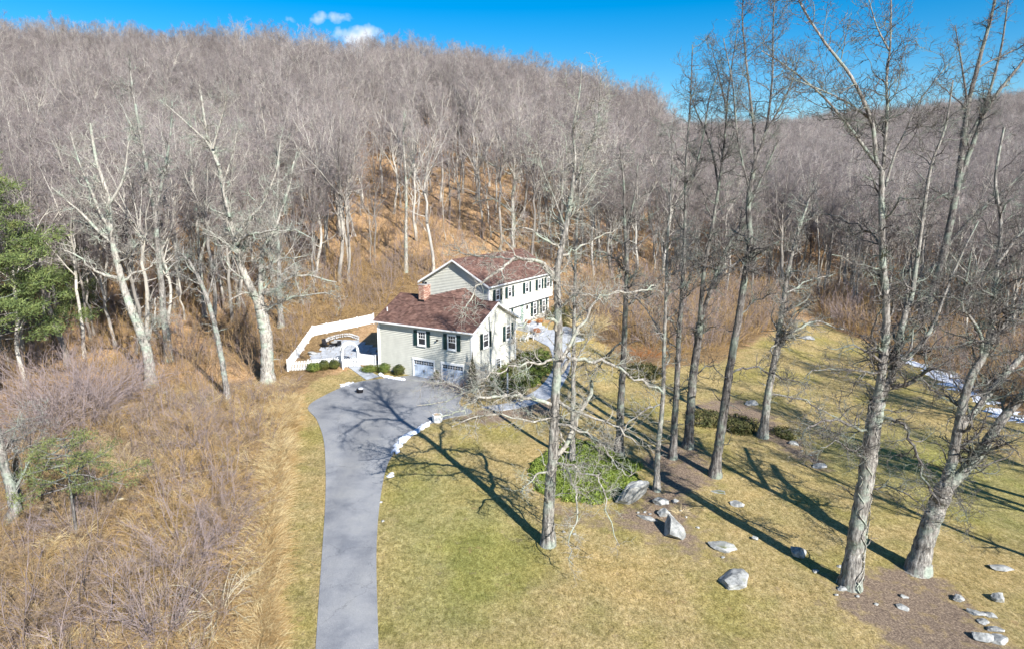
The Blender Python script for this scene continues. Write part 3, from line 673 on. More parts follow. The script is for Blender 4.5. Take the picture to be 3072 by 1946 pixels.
hero('massive twin stemmed bare tree wrapped in bare vines at the mulch edge', (1999, 1376),
     [([(1999, 1376), (2012, 1270), (2026, 1180), (2042, 1080), (2054, 990), (2062, 940)], 40, 34),
      ([(2058, 960), (2074, 867), (2082, 787), (2082, 700), (2074, 600), (2072, 487), (2072, 400)], 22, 12),
      ([(2060, 950), (2096, 880), (2110, 811), (2130, 730), (2144, 690), (2165, 544), (2187, 398), (2222, 300), (2240, 190)], 21, 3),
      ([(2100, 865), (2150, 825), (2185, 780), (2205, 735), (2222, 690), (2260, 600), (2300, 520)], 14, 3),
      ([(2072, 400), (2030, 345), (1991, 292), (1926, 219), (1845, 154), (1790, 120)], 10, 2), ([(2060, 385), (2048, 284), (1999, 179), (1942, 105), (1885, 16), (1870, -30)], 11, 3),
      ([(2074, 420), (2085, 268), (2084, 190), (2093, 100), (2095, -20)], 9, 3), ([(2080, 440), (2105, 360), (2129, 308), (2160, 240), (2230, 150)], 7, 2), ([(2048, 284), (1990, 240), (1900, 200), (1840, 180)], 5, 2), ([(2090, 120), (2060, 60), (2040, -10)], 5, 2)],
     [([(2070, 985), (2100, 985), (2125, 1005), (2150, 1050), (2175, 1130), (2203, 1190)], 8, 5, -2), ([(2050, 1025), (2000, 1000), (1950, 985), (1905, 1000), (1870, 1040)], 8, 3, -2),
      ([(2052, 1080), (2010, 1060), (1965, 1040), (1930, 1050)], 6, 2, -2), ([(2095, 910), (2150, 895), (2175, 870), (2200, 865), (2250, 890)], 12, 4, -2),
      ([(2080, 870), (2030, 875), (1980, 865), (1930, 870), (1890, 880)], 6, 2, -1), ([(2030, 1150), (2090, 1145), (2140, 1165), (2180, 1200)], 5, 2, -1), ([(2078, 640), (2020, 620), (1960, 600)], 5, 2), ([(2074, 520), (2110, 480), (2160, 470)], 5, 2),
      ([(2076, 560), (1995, 520), (1930, 500)], 5, 2, 2)],
     'bark_grey', 29, dens=.75, smin=.75, long=1.0, wood2='bark_dark')
VT = bpy.context.scene.objects[[o.name for o in COL.objects if o.type == 'EMPTY'][-1]]
vr = random.Random(4)
for q in range(5):
    pts = []; ph = vr.uniform(0, 6.28)
    for i in range(60):
        f = i / 59; px_ = np.interp(f, [0, .25, .5, .75, 1], [1999, 2014, 2030, 2046, 2062]); py_ = 1376 - f * 430
        c_ = on_plane(px_, py_, VT.location.y); r_ = px_size((40 - 8 * f) / 2, c_) * (1 + .5 * math.exp(-f * 12)) + .02; a_ = ph + f * (5 + 3 * vr.random() * .1) * (1 if q % 2 else -1) + .35 * math.sin(i * .9 + q)
        pts.append(Vector((c_[0] + r_ * math.cos(a_), c_[1] + r_ * math.sin(a_), c_[2])) - VT.location)
    MB().tube(pts, [.04 - .0004 * i for i in range(60)], 5).build('vine', M['bark_pale'], VT, True)
hero('massive bare tree at right splitting low into three leaning stems', (2156, 1340),
     [([(2156, 1340), (2180, 1250), (2205, 1185), (2222, 1140)], 44, 40), ([(2216, 1150), (2240, 1075), (2256, 980), (2280, 892), (2308, 843), (2335, 795), (2380, 745), (2440, 690)], 26, 10),
      ([(2222, 1150), (2262, 1110), (2305, 1060), (2352, 989), (2400, 935), (2460, 880)], 27, 18), ([(2252, 1010), (2300, 955), (2340, 905), (2390, 850), (2450, 790)], 18, 12),
      ([(2310, 840), (2330, 770), (2336, 700), (2345, 620), (2352, 520), (2340, 420), (2360, 300)], 15, 5), ([(2305, 850), (2306, 790), (2280, 745), (2262, 720), (2275, 640), (2290, 560)], 9, 3),
      ([(2345, 620), (2390, 560), (2440, 500)], 8, 4)],
     [([(2262, 960), (2215, 930), (2190, 910)], 6, 2), ([(2300, 1040), (2350, 1030), (2400, 1070)], 6, 2, -2), ([(2335, 800), (2290, 800), (2230, 820)], 5, 2), ([(2230, 1100), (2260, 1180), (2275, 1230)], 4, 1, -3), ([(2340, 700), (2280, 660), (2230, 650)], 5, 2)],
     'bark_grey', 30, dens=.8, smin=.8, wood2='bark_dark')
hero('tall leaning bare tree behind the triple stem tree with crown against the sky', (2168, 800),
     [([(2168, 800), (2180, 720), (2215, 610), (2250, 440), (2262, 349), (2275, 250), (2300, 150), (2330, 40), (2345, -30)], 22, 5), ([(2250, 440), (2290, 330), (2330, 240), (2400, 150), (2440, 90)], 13, 4), ([(2262, 349), (2310, 260), (2350, 130), (2370, 0)], 10, 3),
      ([(2215, 610), (2160, 660), (2140, 720)], 8, 5), ([(2275, 250), (2260, 150), (2245, 60)], 6, 2), ([(2225, 580), (2300, 500), (2370, 440), (2430, 380)], 10, 4)],
     [([(2250, 480), (2190, 440), (2150, 400)], 5, 2), ([(2280, 260), (2230, 220), (2200, 190)], 4, 1), ([(2300, 160), (2380, 120), (2420, 100)], 4, 2)], 'bark_dark', 31, dens=.5, smin=.35)
for i, (x_, y_) in enumerate(((34, 30), (41, 33), (38, 41), (47, 38), (52, 47), (44, 27), (58, 42), (60, 52), (50, 55))):
    o = link('bare_tree', FOREST[(0, 3, 1)[i % 3]], None, None, (x_, y_, h1(x_, y_) - .1)); o.scale = (1.15,) * 3; o.rotation_euler = (0, 0, i * 1.7)
    tag(o, 'bare yard tree past the right edge whose shadow streaks the lawn', 'tree', 'bare yard trees past the right edge')
# left side trees in front of the wood
GL = None
hero('pale barked bare tree leaning left over the tangle of vines', (357, 908),
     [([(357, 908), (345, 824), (330, 780), (311, 732), (297, 695), (284, 650), (270, 593), (259, 532), (255, 470), (240, 420), (225, 370), (212, 290)], 25, 6), ([(266, 572), (245, 555), (228, 540), (190, 500), (166, 480), (120, 440)], 11, 3),
      ([(259, 540), (235, 500), (215, 450), (185, 380), (165, 310)], 9, 3), ([(258, 480), (290, 420), (300, 350), (310, 280)], 8, 2)],
     [([(280, 655), (255, 650), (237, 642), (210, 625), (186, 603), (150, 590)], 9, 3, -2), ([(276, 625), (305, 595), (330, 565)], 6, 2), ([(290, 660), (320, 640), (355, 625), (375, 600)], 7, 2), ([(338, 812), (355, 775), (364, 740), (365, 700)], 7, 3), ([(340, 820), (365, 760), (400, 740)], 3, 1), ([(262, 555), (215, 530), (170, 520)], 6, 2, 2)],
     'bark_white', 41, dens=.6, smin=.55)
hero('straight grey tree with flared foot standing just behind the pale leaning one', (397, 848),
     [([(397, 848), (392, 790), (385, 747), (380, 670), (371, 593), (364, 500), (350, 420), (334, 337), (312, 211), (305, 140)], 20, 4), ([(364, 500), (385, 410), (400, 320), (405, 240)], 9, 3), ([(340, 360), (300, 280), (270, 220)], 6, 2)],
     [([(380, 650), (410, 620), (440, 600)], 5, 2), ([(372, 600), (340, 560), (300, 540)], 5, 2)], 'bark_grey', 42, dens=.5, smin=.5)
hero('thin dead tree leaning steeply left through the brush', (536, 940),
     [([(536, 940), (524, 860), (508, 778), (497, 735), (487, 701), (470, 660), (450, 624), (435, 605), (419, 593)], 14, 6)],
     [([(487, 701), (500, 650), (520, 610)], 5, 2), ([(450, 624), (425, 640), (395, 650)], 4, 2)], 'bark_grey', 43, dens=.5, smin=.5)
hero('slim birch like tree with a double stem left of the large forked tree', (482, 745),
     [([(482, 745), (478, 705), (468, 600), (462, 500), (452, 420), (447, 330)], 12, 3), ([(470, 620), (485, 540), (480, 470), (490, 400)], 6, 2)],
     [], 'bark_white', 44, dens=.45, smin=.4)
hero('largest pale forked tree at the edge of the wood left of the picket fence', (630, 900),
     [([(630, 900), (628, 850), (626, 794), (618, 750), (611, 718)], 30, 27), ([(611, 722), (596, 690), (579, 655), (565, 620), (558, 593), (551, 562), (545, 530), (532, 480), (514, 391), (500, 350), (487, 319), (478, 260), (470, 210)], 20, 5),
      ([(614, 722), (614, 690), (612, 650), (618, 590), (632, 562), (650, 530), (657, 507), (680, 440), (690, 380)], 14, 3), ([(553, 565), (570, 535), (590, 510), (613, 485), (635, 440), (650, 400), (660, 330)], 11, 3),
      ([(514, 391), (490, 340), (450, 300), (401, 256), (370, 230)], 8, 2), ([(500, 350), (520, 280), (535, 220)], 6, 2), ([(540, 510), (525, 440), (545, 370), (560, 300)], 7, 2)],
     [([(556, 575), (575, 560), (601, 550), (640, 545), (690, 541), (740, 565)], 8, 2, -3), ([(618, 690), (640, 685), (660, 672), (680, 655), (720, 648), (790, 662)], 9, 3, -3), ([(620, 735), (650, 715), (690, 700), (760, 690), (800, 700)], 6, 2, -3), ([(610, 640), (660, 610), (720, 600)], 5, 2, 1),
      ([(560, 600), (520, 560), (480, 540)], 5, 2), ([(614, 700), (570, 690), (540, 710)], 4, 2), ([(553, 560), (530, 510), (490, 490)], 5, 2)],
     'bark_white', 45, dens=.75, smin=.8)
hero('grey tree between the forked tree and the rear fence', (661, 768), [([(661, 768), (657, 690), (655, 600), (650, 500), (655, 400), (650, 330)], 14, 3), ([(652, 520), (680, 430), (700, 350)], 5, 2)], [([(656, 650), (690, 620), (720, 610)], 4, 2)], 'bark_grey', 46, dens=.45, smin=.4)
hero('straight pale trunk standing alone on the leafy slope behind the garage wing', (955, 640), [([(955, 640), (954, 560), (955, 470), (953, 400), (948, 330), (950, 260)], 10, 2), ([(954, 440), (975, 370), (985, 300)], 4, 2)], [], 'bark_pale', 47, dens=.4, smin=.45)
hero('grey oak with crooked pale limbs rising behind the main roof', (1205, 580), [([(1205, 590), (1206, 540), (1205, 470), (1210, 420), (1190, 380), (1180, 330)], 11, 3), ([(1207, 440), (1225, 380), (1215, 330), (1222, 280)], 6, 2), ([(1200, 410), (1160, 390), (1130, 370)], 5, 2)], [([(1205, 500), (1160, 470), (1110, 480)], 5, 2), ([(1208, 430), (1240, 400), (1265, 380)], 4, 1)], 'bark_pale', 48, dens=.45, smin=.4)
for bx, by, tx, ty, w, sd_ in ((1400, 700, 1412, 420, 9, 60), (1880, 700, 1915, 380, 8, 62), (140, 760, 60, 330, 12, 66), (1010, 600, 1012, 330, 9, 67), (890, 600, 884, 350, 8, 68)):
    pass

# ------------------------------------------------------------------ house
house = empty('house', HO, HR)
tag(house, 'two storey cream clapboard house with brown roofs, dark shutters and a garage wing', 'house')
def slope_z(y, y0, z0, s): return z0 + (y - y0) * s
SL = .504; EZ = 5.545; RW = 7.8
base_wall = MB()
# wing walls (solid core), main upper box, main lower box, connector
core = MB()
core.prism([(0.03, -1.2), (8.15, -1.2), (8.15, 5.68), (4.09, 7.66), (.03, 5.68)], -11.27, -.03, 'x')
core.build('wing_wall', M['siding'], house)
core = MB(); core.prism([(-14.0, 5.15), (-4.93, 5.15), (-4.93, 8.08), (-9.45, 10.68), (-14.0, 8.08)], 11.03, 26.37, 'y'); core.build('upper_wall', M['siding'], house)
core = MB(); core.box(-13.9, -5.43, 11.08, 26.3, 0, 5.16); core.build('lower_wall', M['siding'], house)
core = MB(); core.prism([(-11.0, -1), (-5.2, -1), (-5.2, 5.6), (-8.1, 7.5), (-11.0, 5.6)], 8.1, 11.0, 'y'); core.build('link_wall', M['siding'], house)
# clapboards: one board per course
EXP = .178
def boards(n0, n1, z0, span, place, parent):
    for i in range(n0, n1):
        z = z0 + i * EXP; sp = span(z, z + EXP)
        if not sp or sp[1] - sp[0] < .15: continue
        a, b = sp; m = MB(); z1 = z + EXP - .022
        # wedge: thick lower edge, thin top
        vs = [(a, .085, z), (b, .085, z), (b, .01, z1), (a, .01, z1), (a, 0, z), (b, 0, z), (b, 0, z1), (a, 0, z1)]
        m.add([place(*v) for v in vs], [(0, 1, 2, 3), (4, 7, 6, 5), (0, 4, 5, 1), (3, 2, 6, 7), (0, 3, 7, 4), (1, 5, 6, 2)])
        m.build('clapboard', M['siding'], parent)
W = {o.name.split('.')[0]: o for o in house.children}
boards(-3, 32, 0, lambda a, b: (-11.2, -.1) if a > 2.3 or b < 0 else None, lambda s, d, z: (s, .03 - d, z), W['wing_wall'])
for a_, b_ in ((-11.2, -7.02), (-4.31, -3.55), (-.88, -.1)):
    boards(-3, 13, 0, lambda a, b: (a_, b_), lambda s, d, z: (s, .03 - d, z), W['wing_wall'])
def gspan(a, b):
    if b < 5.6: return (.1, 8.08)
    h = (7.60 - b) / .504
    return (4.09 - h, 4.09 + h) if h > .2 else None
boards(-3, 44, 0, gspan, lambda s, d, z: (-.03 + d, s, z), W['wing_wall'])
def mspan(a, b):
    if b < 8.0: return (-13.95, -5.03)
    h = (10.62 - b) / .575
    return (-9.45 - h, -9.45 + h) if h > .25 else None
boards(0, 34, 5.2, mspan, lambda s, d, z: (s, 11.03 - d, z), W['upper_wall'])
boards(0, 17, 5.2, lambda a, b: (11.15, 26.3), lambda s, d, z: (-4.93 + d, s, z), W['upper_wall'])
boards(0, 16, 2.4, lambda a, b: (11.2, 26.2), lambda s, d, z: (-5.43 + d, s, z), W['lower_wall'])
# corner boards, friezes, overhang fascia, downspout, gutters
def part(name, mat, parent=house, **k): pass
for x0, x1, y0, y1, z0, z1 in ((-.1, .075, -.075, .1, -.8, 5.6), (-11.32, -11.15, -.075, .1, -.8, 5.6), (-.1, .075, 8.05, 8.2, .5, 5.6), (-5.06, -4.88, 10.95, 11.12, 5.2, 8.05), (-5.04, -4.88, 26.25, 26.42, 5.15, 8.05), (-14.05, -13.9, 10.95, 11.1, 5.2, 8.0), (-5.5, -5.38, 26.2, 26.36, 2.3, 5.15)):
    MB().box(x0, x1, y0, y1, z0, z1).build('corner_board', M['white'], house)
MB().box(-11.3, .0, -.03, .06, 5.42, 5.62).build('frieze_board', M['white'], house)
MB().box(-4.95, -4.86, 11.1, 26.4, 7.8, 8.06).build('frieze_board', M['white'], house)
MB().box(-5.4, -4.84, 11.0, 26.42, 5.05, 5.19).build('overhang_trim', M['white'], house)
g = MB(); g.box(-11.75, .42, -.52, -.40, 5.44, 5.56); g.build('gutter', M['white'], house)
g = MB(); g.box(-4.58, -4.46, 10.45, 26.75, 7.99, 8.11); g.build('gutter', M['white'], house)
g = MB(); g.tube([(-11.42, -.46, 5.45), (-11.42, -.2, 5.2), (-11.38, -.09, 5.05), (-11.38, -.09, .3)], .045, 6); g.build('downspout', M['white'], house)
# roofs: deck with rake boards, then shingle tabs
def deck(name, xa, xb, prof, axis, parent=house):
    """prof: list of (across, z) eave-ridge-eave, thickness below"""
    (a0, z0), (a1, z1), (a2, z2) = prof; t = .16
    m = MB(); m.prism([(a0, z0), (a1, z1), (a2, z2), (a2, z2 - t), (a1, z1 - t), (a0, z0 - t)], xa, xb, axis)
    return m.build(name, M['white'], parent)
SHR = random.Random(5)
def shingles(parent, e0, e1, r0, r1, name='shingles'):
    """tabs from eave line e0-e1 up to ridge line r0-r1 (house coordinates)"""
    e0, e1, r0, r1 = map(Vector, (e0, e1, r0, r1)); up = (r0 - e0); hgt = up.length; nrm_ = (e1 - e0).cross(up).normalized()
    if nrm_.z < 0: nrm_ = -nrm_
    n = int(hgt / .14); m = MB()
    for i in range(n):
        f0, f1 = i / n, (i + 1.15) / n
        A0 = e0.lerp(r0, f0); A1 = e1.lerp(r1, f0); B0 = e0.lerp(r0, min(f1, 1)); B1 = e1.lerp(r1, min(f1, 1))
        L = (A1 - A0).length; k = max(1, int(L / .3)); o = (i % 2) * .5
        for j in range(-1, k + 1):
            s0, s1 = max(0, (j + o) / k), min(1, (j + o + .97) / k)
            if s1 <= s0: continue
            h = .022 + SHR.random() * .012
            p = [A0.lerp(A1, s0), A0.lerp(A1, s1), B0.lerp(B1, s1), B0.lerp(B1, s0)]
            m.add([p[0] + nrm_ * h, p[1] + nrm_ * h, p[2] + nrm_ * .006, p[3] + nrm_ * .006, p[0] - nrm_ * .01, p[1] - nrm_ * .01], [(0, 1, 2, 3), (4, 5, 1, 0), (4, 0, 3), (5, 2, 1)])
    o_ = m.build(name, M['roof'], parent); o_['kind'] = 'stuff'
rf = deck('roof', -11.72, .40, [(-.38, EZ), (4.09, RW), (8.56, EZ)], 'x')
shingles(rf, (-11.74, -.44, EZ - .02), (.42, -.44, EZ - .02), (-11.74, 4.09, RW + .01), (.42, 4.09, RW + .01))
shingles(rf, (-11.74, 8.6, EZ - .02), (.42, 8.6, EZ - .02), (-11.74, 4.09, RW + .01), (.42, 4.09, RW + .01))
rf = deck('roof', 10.5, 26.7, [(-14.3, 8.1), (-9.45, 10.85), (-4.6, 8.1)], 'y')
shingles(rf, (-4.55, 10.46, 8.07), (-4.55, 26.74, 8.07), (-9.45, 10.46, 10.86), (-9.45, 26.74, 10.86))
shingles(rf, (-14.35, 10.46, 8.07), (-14.35, 26.74, 8.07), (-9.45, 10.46, 10.86), (-9.45, 26.74, 10.86))
rf = deck('roof', 4.3, 10.98, [(-11.3, 5.9), (-8.1, 7.72), (-4.9, 5.9)], 'y')
shingles(rf, (-11.35, 4.3, 5.88), (-11.35, 10.96, 5.88), (-8.1, 4.3, 7.73), (-8.1, 10.96, 7.73))
shingles(rf, (-4.85, 4.3, 5.88), (-4.85, 10.96, 5.88), (-8.1, 4.3, 7.73), (-8.1, 10.96, 7.73))
MB().prism([(-.12, 0), (.12, 0), (0, .05)], -11.74, .42, 'x').build('ridge_cap', M['roof'], house, loc=(0, 4.09, RW + .02))
MB().prism([(-.12, 0), (.12, 0), (0, .05)], 10.46, 26.74, 'y').build('ridge_cap', M['roof'], house, loc=(-9.45, 0, 10.87))
# rake boards on the gables (bright white edges)
for x0, x1, pr in ((.403, .45, [(-.40, EZ), (4.09, RW), (8.58, EZ)]),):
    for s in (0, 1):
        (a0, z0), (a1, z1) = (pr[0], pr[1]) if s == 0 else (pr[2], pr[1])
        MB().prism([(a0, z0 - .2), (a1, z1 - .2), (a1, z1 + .015), (a0, z0 + .015)], x0, x1, 'x').build('rake_board', M['white'], house)
for s in (-1, 1):
    MB().prism([(-9.45 + s * 4.86, 7.9), (-9.45, 10.66), (-9.45, 10.87), (-9.45 + s * 4.86, 8.12)], 10.45, 10.497, 'y').build('rake_board', M['white'], house)
    MB().prism([(-9.45 + s * 4.86, 7.9), (-9.45, 10.66), (-9.45, 10.87), (-9.45 + s * 4.86, 8.12)], 26.703, 26.75, 'y').build('rake_board', M['white'], house)
# chimney with flared crown, bricks as geometry
ch = MB(); ch.box(-8.5, -7.86, 3.12, 4.24, 7.0, 8.98).build('chimney', M['concrete'], house); CHM = house.children[-1]
bk = MB(); rb = random.Random(3)
for c in range(26):
    z = 7.05 + c * .075; grow = .035 if c > 23 else (.02 if c > 21 else 0)
    for side in range(4):
        a, b = ((-8.5, -7.86), (3.12, 4.24), (-8.5, -7.86), (3.12, 4.24))[side]; k = 3 if side % 2 == 0 else 5
        for j in range(k + 1):
            o = (c % 2) * .5; s0 = max(0, (j - o) / k); s1 = min(1, (j + 1 - o) / k - .02)
            if s1 <= s0 + .02: continue
            p0, p1 = a + (b - a) * s0, a + (b - a) * s1; d = .02 + rb.random() * .008 + grow
            if side == 0: bk.box(p0, p1, 3.12 - d, 3.125, z, z + .065)
            elif side == 2: bk.box(p0, p1, 4.235, 4.24 + d, z, z + .065)
            elif side == 1: bk.box(-7.865, -7.86 + d, p0, p1, z, z + .065)
            else: bk.box(-8.5 - d, -8.495, p0, p1, z, z + .065)
o = bk.build('bricks', M['brick'], CHM); o['kind'] = 'stuff'
f = MB(); f.box(-8.58, -7.78, 3.04, 4.32, 8.98, 9.05); f.build('chimney_cap', M['concrete'], CHM)
MB().box(-8.56, -7.80, 3.02, 3.1, 7.2, 7.5).build('flashing', M['black'], CHM)
for x in (-8.34, -8.02): MB().tube([(x, 3.7, 9.05), (x, 3.7, 9.22)], .12, 8).build('flue', M['black'], CHM)
MB().tube([(-11.1, 1.2, 6.3), (-11.1, 1.2, 6.75)], .06, 8).build('vent_pipe', M['white'], house)
# windows: casing, sashes, six-over-one panes, shutters
def window(place, w, h, sh=.45, shut=True, mul=(3, 2), bottom_mul=None):
    """place(s,d,z): s along the wall from the window's left, d out of the wall"""
    def bx(s0, s1, d0, d1, z0, z1):
        d0 += .045; d1 += .045; m = MB(); m.add([place(s, d, z) for z in (z0, z1) for d in (d0, d1) for s in (s0, s1)], [(0, 2, 3, 1), (4, 5, 7, 6), (0, 1, 5, 4), (2, 6, 7, 3), (0, 4, 6, 2), (1, 3, 7, 5)]); return m
    def many(lst):
        m = MB()
        for q in lst: t = bx(*q); m.add(t.V, t.F)
        return m
    c = .1
    win = many([(0, w, .0, .085, 0, c), (0, w, 0, .085, h - c - .02, h), (0, c, 0, .083, c, h - c - .02), (w - c, w, 0, .083, c, h - c - .02), (-.03, w + .03, 0, .12, -.04, .0)]).build('window', M['white'], house)
    bx(c, w - c, .0, .05, c, h * .5).build('pane', M['glass'], win)
    bx(c, w - c, .0, .052, h * .5, h - c - .02).build('pane', M['glass'], win)
    bars = [(c, w - c, .05, .078, h * .5 - .03, h * .5 + .03), (c, c + .04, .05, .068, c, h - c), (w - c - .04, w - c, .05, .068, c, h - c), (c, w - c, .05, .068, c, c + .05), (c, w - c, .05, .068, h - c - .06, h - c - .02)]
    many(bars).build('sash', M['white'], win)
    a, b = mul; iw = w - 2 * c; ih = h * .5 - c - .02; mb = []
    for i in range(1, a): x = c + iw * i / a; mb.append((x - .014, x + .014, .052, .066, h * .5, h - c - .02))
    for i in range(1, b): z = h * .5 + ih * i / b; mb.append((c, w - c, .052, .064, z - .014, z + .014))
    many(mb).build('muntins', M['white'], win)
    if shut:
        for s0 in (-sh - .03, w + .03):
            sh_ = many([(s0, s0 + .06, .04, .085, .0, h), (s0 + sh - .06, s0 + sh, .04, .085, 0, h), (s0 + .06, s0 + sh - .06, .04, .083, 0, .08), (s0 + .06, s0 + sh - .06, .04, .083, h - .08, h), (s0 + .06, s0 + sh - .06, .04, .083, h * .5 - .04, h * .5 + .04), (s0 + .06, s0 + sh - .06, .03, .065, .08, h - .08)]).build('shutter', M['shutter'], house)
for u in (5.78, 2.22): window(lambda s, d, z, u=u: (-u - .53 + s, -d, 3.59 + z), 1.06, 1.52, .42)
for v in (2.29, 6.54): window(lambda s, d, z, v=v: (.012 + d, v - .53 + s, 3.59 + z), 1.06, 1.52, .42)
window(lambda s, d, z: (.012 + d, 4.05 + s, .95 + z), 1.0, 1.25, shut=False)
for v in (12.6, 15.28, 19.43, 22.64, 24.98): window(lambda s, d, z, v=v: (-4.89 + d, v - .46 + s, 6.3 + z), .92, 1.3, .46)
for v in (22.38, 24.77): window(lambda s, d, z, v=v: (-5.39 + d, v - .5 + s, 3.05 + z), 1.0, 1.65, .45)
for v in (13.4, 15.9): window(lambda s, d, z, v=v: (-5.39 + d, v - .5 + s, 3.05 + z), 1.0, 1.65, .45)
# attic gable vent small plate
# front door
dm = MB(); dm.box(-5.43, -5.36, 18.62, 18.75, 2.75, 4.98); dm.box(-5.43, -5.36, 19.67, 19.8, 2.75, 4.98); dm.box(-5.43, -5.35, 18.62, 19.8, 4.98, 5.05)
fd = dm.build('front_door', M['white'], house)
MB().box(-5.43, -5.385, 18.76, 19.66, 2.78, 4.97).build('door_leaf', M['greendoor'], fd)
p = MB()
for z0, z1 in ((2.95, 3.65), (3.8, 4.35), (4.5, 4.85)):
    for y0, y1 in ((18.86, 19.16), (19.26, 19.56)): p.box(-5.39, -5.37, y0, y1, z0, z1)
p.build('door_panel', M['greendoor'], fd)
MB().tube([(-5.36, 19.58, 3.75), (-5.30, 19.58, 3.75)], .035, 8).build('door_knob', M['black'], fd)
for y in (20.35,):
    m = MB(); m.box(-5.40, -5.30, y - .05, y + .05, 4.1, 4.2); m.box(-5.34, -5.2, y - .09, y + .09, 4.15, 4.5); m.prism([(y - .11, 4.5), (y + .11, 4.5), (y, 4.62)], -5.36, -5.18, 'x'); m.build('wall_lantern', M['black'], house)
m = MB(); m.box(-6.6 + 2.7, -3.86, -.12, -.0, 4.35, 4.45); m.box(-3.94, -3.86, -.26, -.12, 4.3, 4.46); m.build('wall_floodlight', M['black'], house)
# garage doors: five-by-four panels with strap hinges and a row of small lights
for i, u in enumerate((6.88, 3.44)):
    x0 = -u; w = 2.44
    tr = MB(); tr.box(x0 - .13, x0, -.10, .03, -.3, 2.3); tr.box(x0 + w, x0 + w + .13, -.10, .03, -.3, 2.3); tr.box(x0 - .13, x0 + w + .13, -.12, .03, 2.13, 2.32)
    gd = tr.build('garage_door', M['white'], house)
    MB().box(x0, x0 + w, -.012, .02, -.3, 2.13).build('door_leaf', M['garage'], gd)
    for r_ in range(4):
        z0 = -.02 + r_ * .54
        for c in range(4):
            a = x0 + .04 + c * (w - .08) / 4
            if r_ < 3: MB().box(a + .03, a + (w - .08) / 4 - .03, -.035, -.01, z0 + .03, z0 + .5).build('door_panel', M['garage'], gd)
            else:
                MB().box(a + .04, a + (w - .08) / 4 - .04, -.03, -.01, z0 + .12, z0 + .44).build('pane', M['glass'], gd)
                q = MB(); mx_ = a + (w - .08) / 8; q.box(mx_ - .015, mx_ + .015, -.04, -.028, z0 + .12, z0 + .44); q.box(a + .04, a + (w - .08) / 4 - .04, -.038, -.027, z0 + .27, z0 + .295); q.build('muntins', M['white'], gd)
    for z in (.42, 1.5):
        for a, b in ((x0 + .03, x0 + .38), (x0 + w - .38, x0 + w - .03)):
            MB().prism([(a, z - .03), (b, z - .015), (b, z + .015), (a, z + .03)], -.05, -.036, 'y').build('hinge', M['black'], gd)
    for d_ in (-.09, .05): MB().box(x0 + w / 2 + d_, x0 + w / 2 + d_ + .03, -.07, -.036, .95, 1.22).build('handle', M['black'], gd)
# front stoop and steps
st = empty('stoop', HO, HR); tag(st, 'pale stone stoop and curved steps in front of the green door', 'steps')
MB().box(-5.35, -3.6, 17.6, 20.6, 1.2, 2.68).build('landing', M['stone'], st)
for i in range(4): MB().box(-3.6 + i * .42, -3.6 + (i + 1) * .42 + .02, 17.9 - i * .25, 20.2, 1.0 - i * .1, 2.5 - i * .18).build('step', M['stone'], st)
# ------------------------------------------------------------------ fence with pickets, arbour and gate
def picket_me(w=.075, t=.022, h=1.0):
    return MB().prism([(-w / 2, 0), (w / 2, 0), (w / 2, h - .07), (0, h), (-w / 2, h - .07)], -t / 2, t / 2, 'y').mesh('picket')
def fence(label, pts, h, pitch, pw, group=None):
    P = [Vector(p) for p in pts]; root = empty('picket_fence', P[0]); tag(root, label, 'fence')
    pm = picket_me(pw, .022, h); pm.materials.append(M['white']); post = MB().box(-.06, .06, -.06, .06, -.2, h + .08).prism([(-.08, -.08), (.08, -.08), (.08, .08), (-.08, .08)], h + .08, h + .12, 'z').mesh('fence_post'); post.materials.append(M['white'])
    for a, b in zip(P[:-1], P[1:]):
        d = b - a; L = d.xy.length; ang = math.atan2(d.y, d.x); n = max(2, int(L / pitch)); nr = Vector((-math.sin(ang), math.cos(ang), 0))
        for k in range(n):
            q = a + d * ((k + .5) / n); q.z = h1(q.x, q.y) + .05
            o = bpy.data.objects.new('picket', pm); COL.objects.link(o); o.parent = root; o.location = q - P[0] + nr * .03; o.rotation_euler = (0, 0, ang)
        k = max(1, round(L / 2.2))
        for j in range(k):
            s0, s1 = a + d * (j / k), a + d * ((j + 1) / k)
            for z in (.25, h - .25):
                m = MB(); e = [Vector((s.x, s.y, h1(s.x, s.y) + z)) - P[0] - nr * .02 for s in (s0, s1)]; m.tube(e, .035, 4); m.build('rail', M['white'], root)
            for s in ((s0,) if j else (s0,)) + ((s1,) if j == k - 1 else ()):
                o = bpy.data.objects.new('fence_post', post); COL.objects.link(o); o.parent = root; o.location = Vector((s.x, s.y, h1(s.x, s.y))) - P[0] - nr * .03; o.rotation_euler = (0, 0, ang)
    return root
hc = hw(-11.5, 5.0)
fc = [at(676, 872), at(735, 790), at(800, 777), at(878, 760)]
fence('long close boarded white picket fence curving behind the patio', [fc[0], fc[1], fc[2], fc[3]], 1.15, .1, .085)
fence('low open white picket fence between the two round boxwoods and the patio', [at(678, 872), at(726, 869), at(800, 860)], 1.0, .15, .065)
fence('short white fence piece between the arch and the garage wall', [at(846, 856), at(884, 861)], 1.15, .1, .085)
ar = empty('garden_arbour', at(823, 861)); tag(ar, 'white arched garden arbour over the patio entrance', 'arbour')
p0, p1 = at(805, 864), at(842, 858); c0 = (p0 + p1) / 2; ar.location = c0; ang = math.atan2(p1.y - p0.y, p1.x - p0.x); ar.rotation_euler = (0, 0, ang); hwid = (p1 - p0).xy.length / 2
zb = min(p0.z, p1.z) - c0.z
for s in (-1, 1):
    for yy in (-.35, .35): MB().box(s * hwid - .06, s * hwid + .06, yy - .06, yy + .06, zb - .1, 1.75).build('post', M['white'], ar)
    m = MB()
    for k in range(7): m.box(s * hwid - .02, s * hwid + .02, -.3, .3, .2 + k * .22, .24 + k * .22)
    m.build('side_lattice', M['white'], ar)
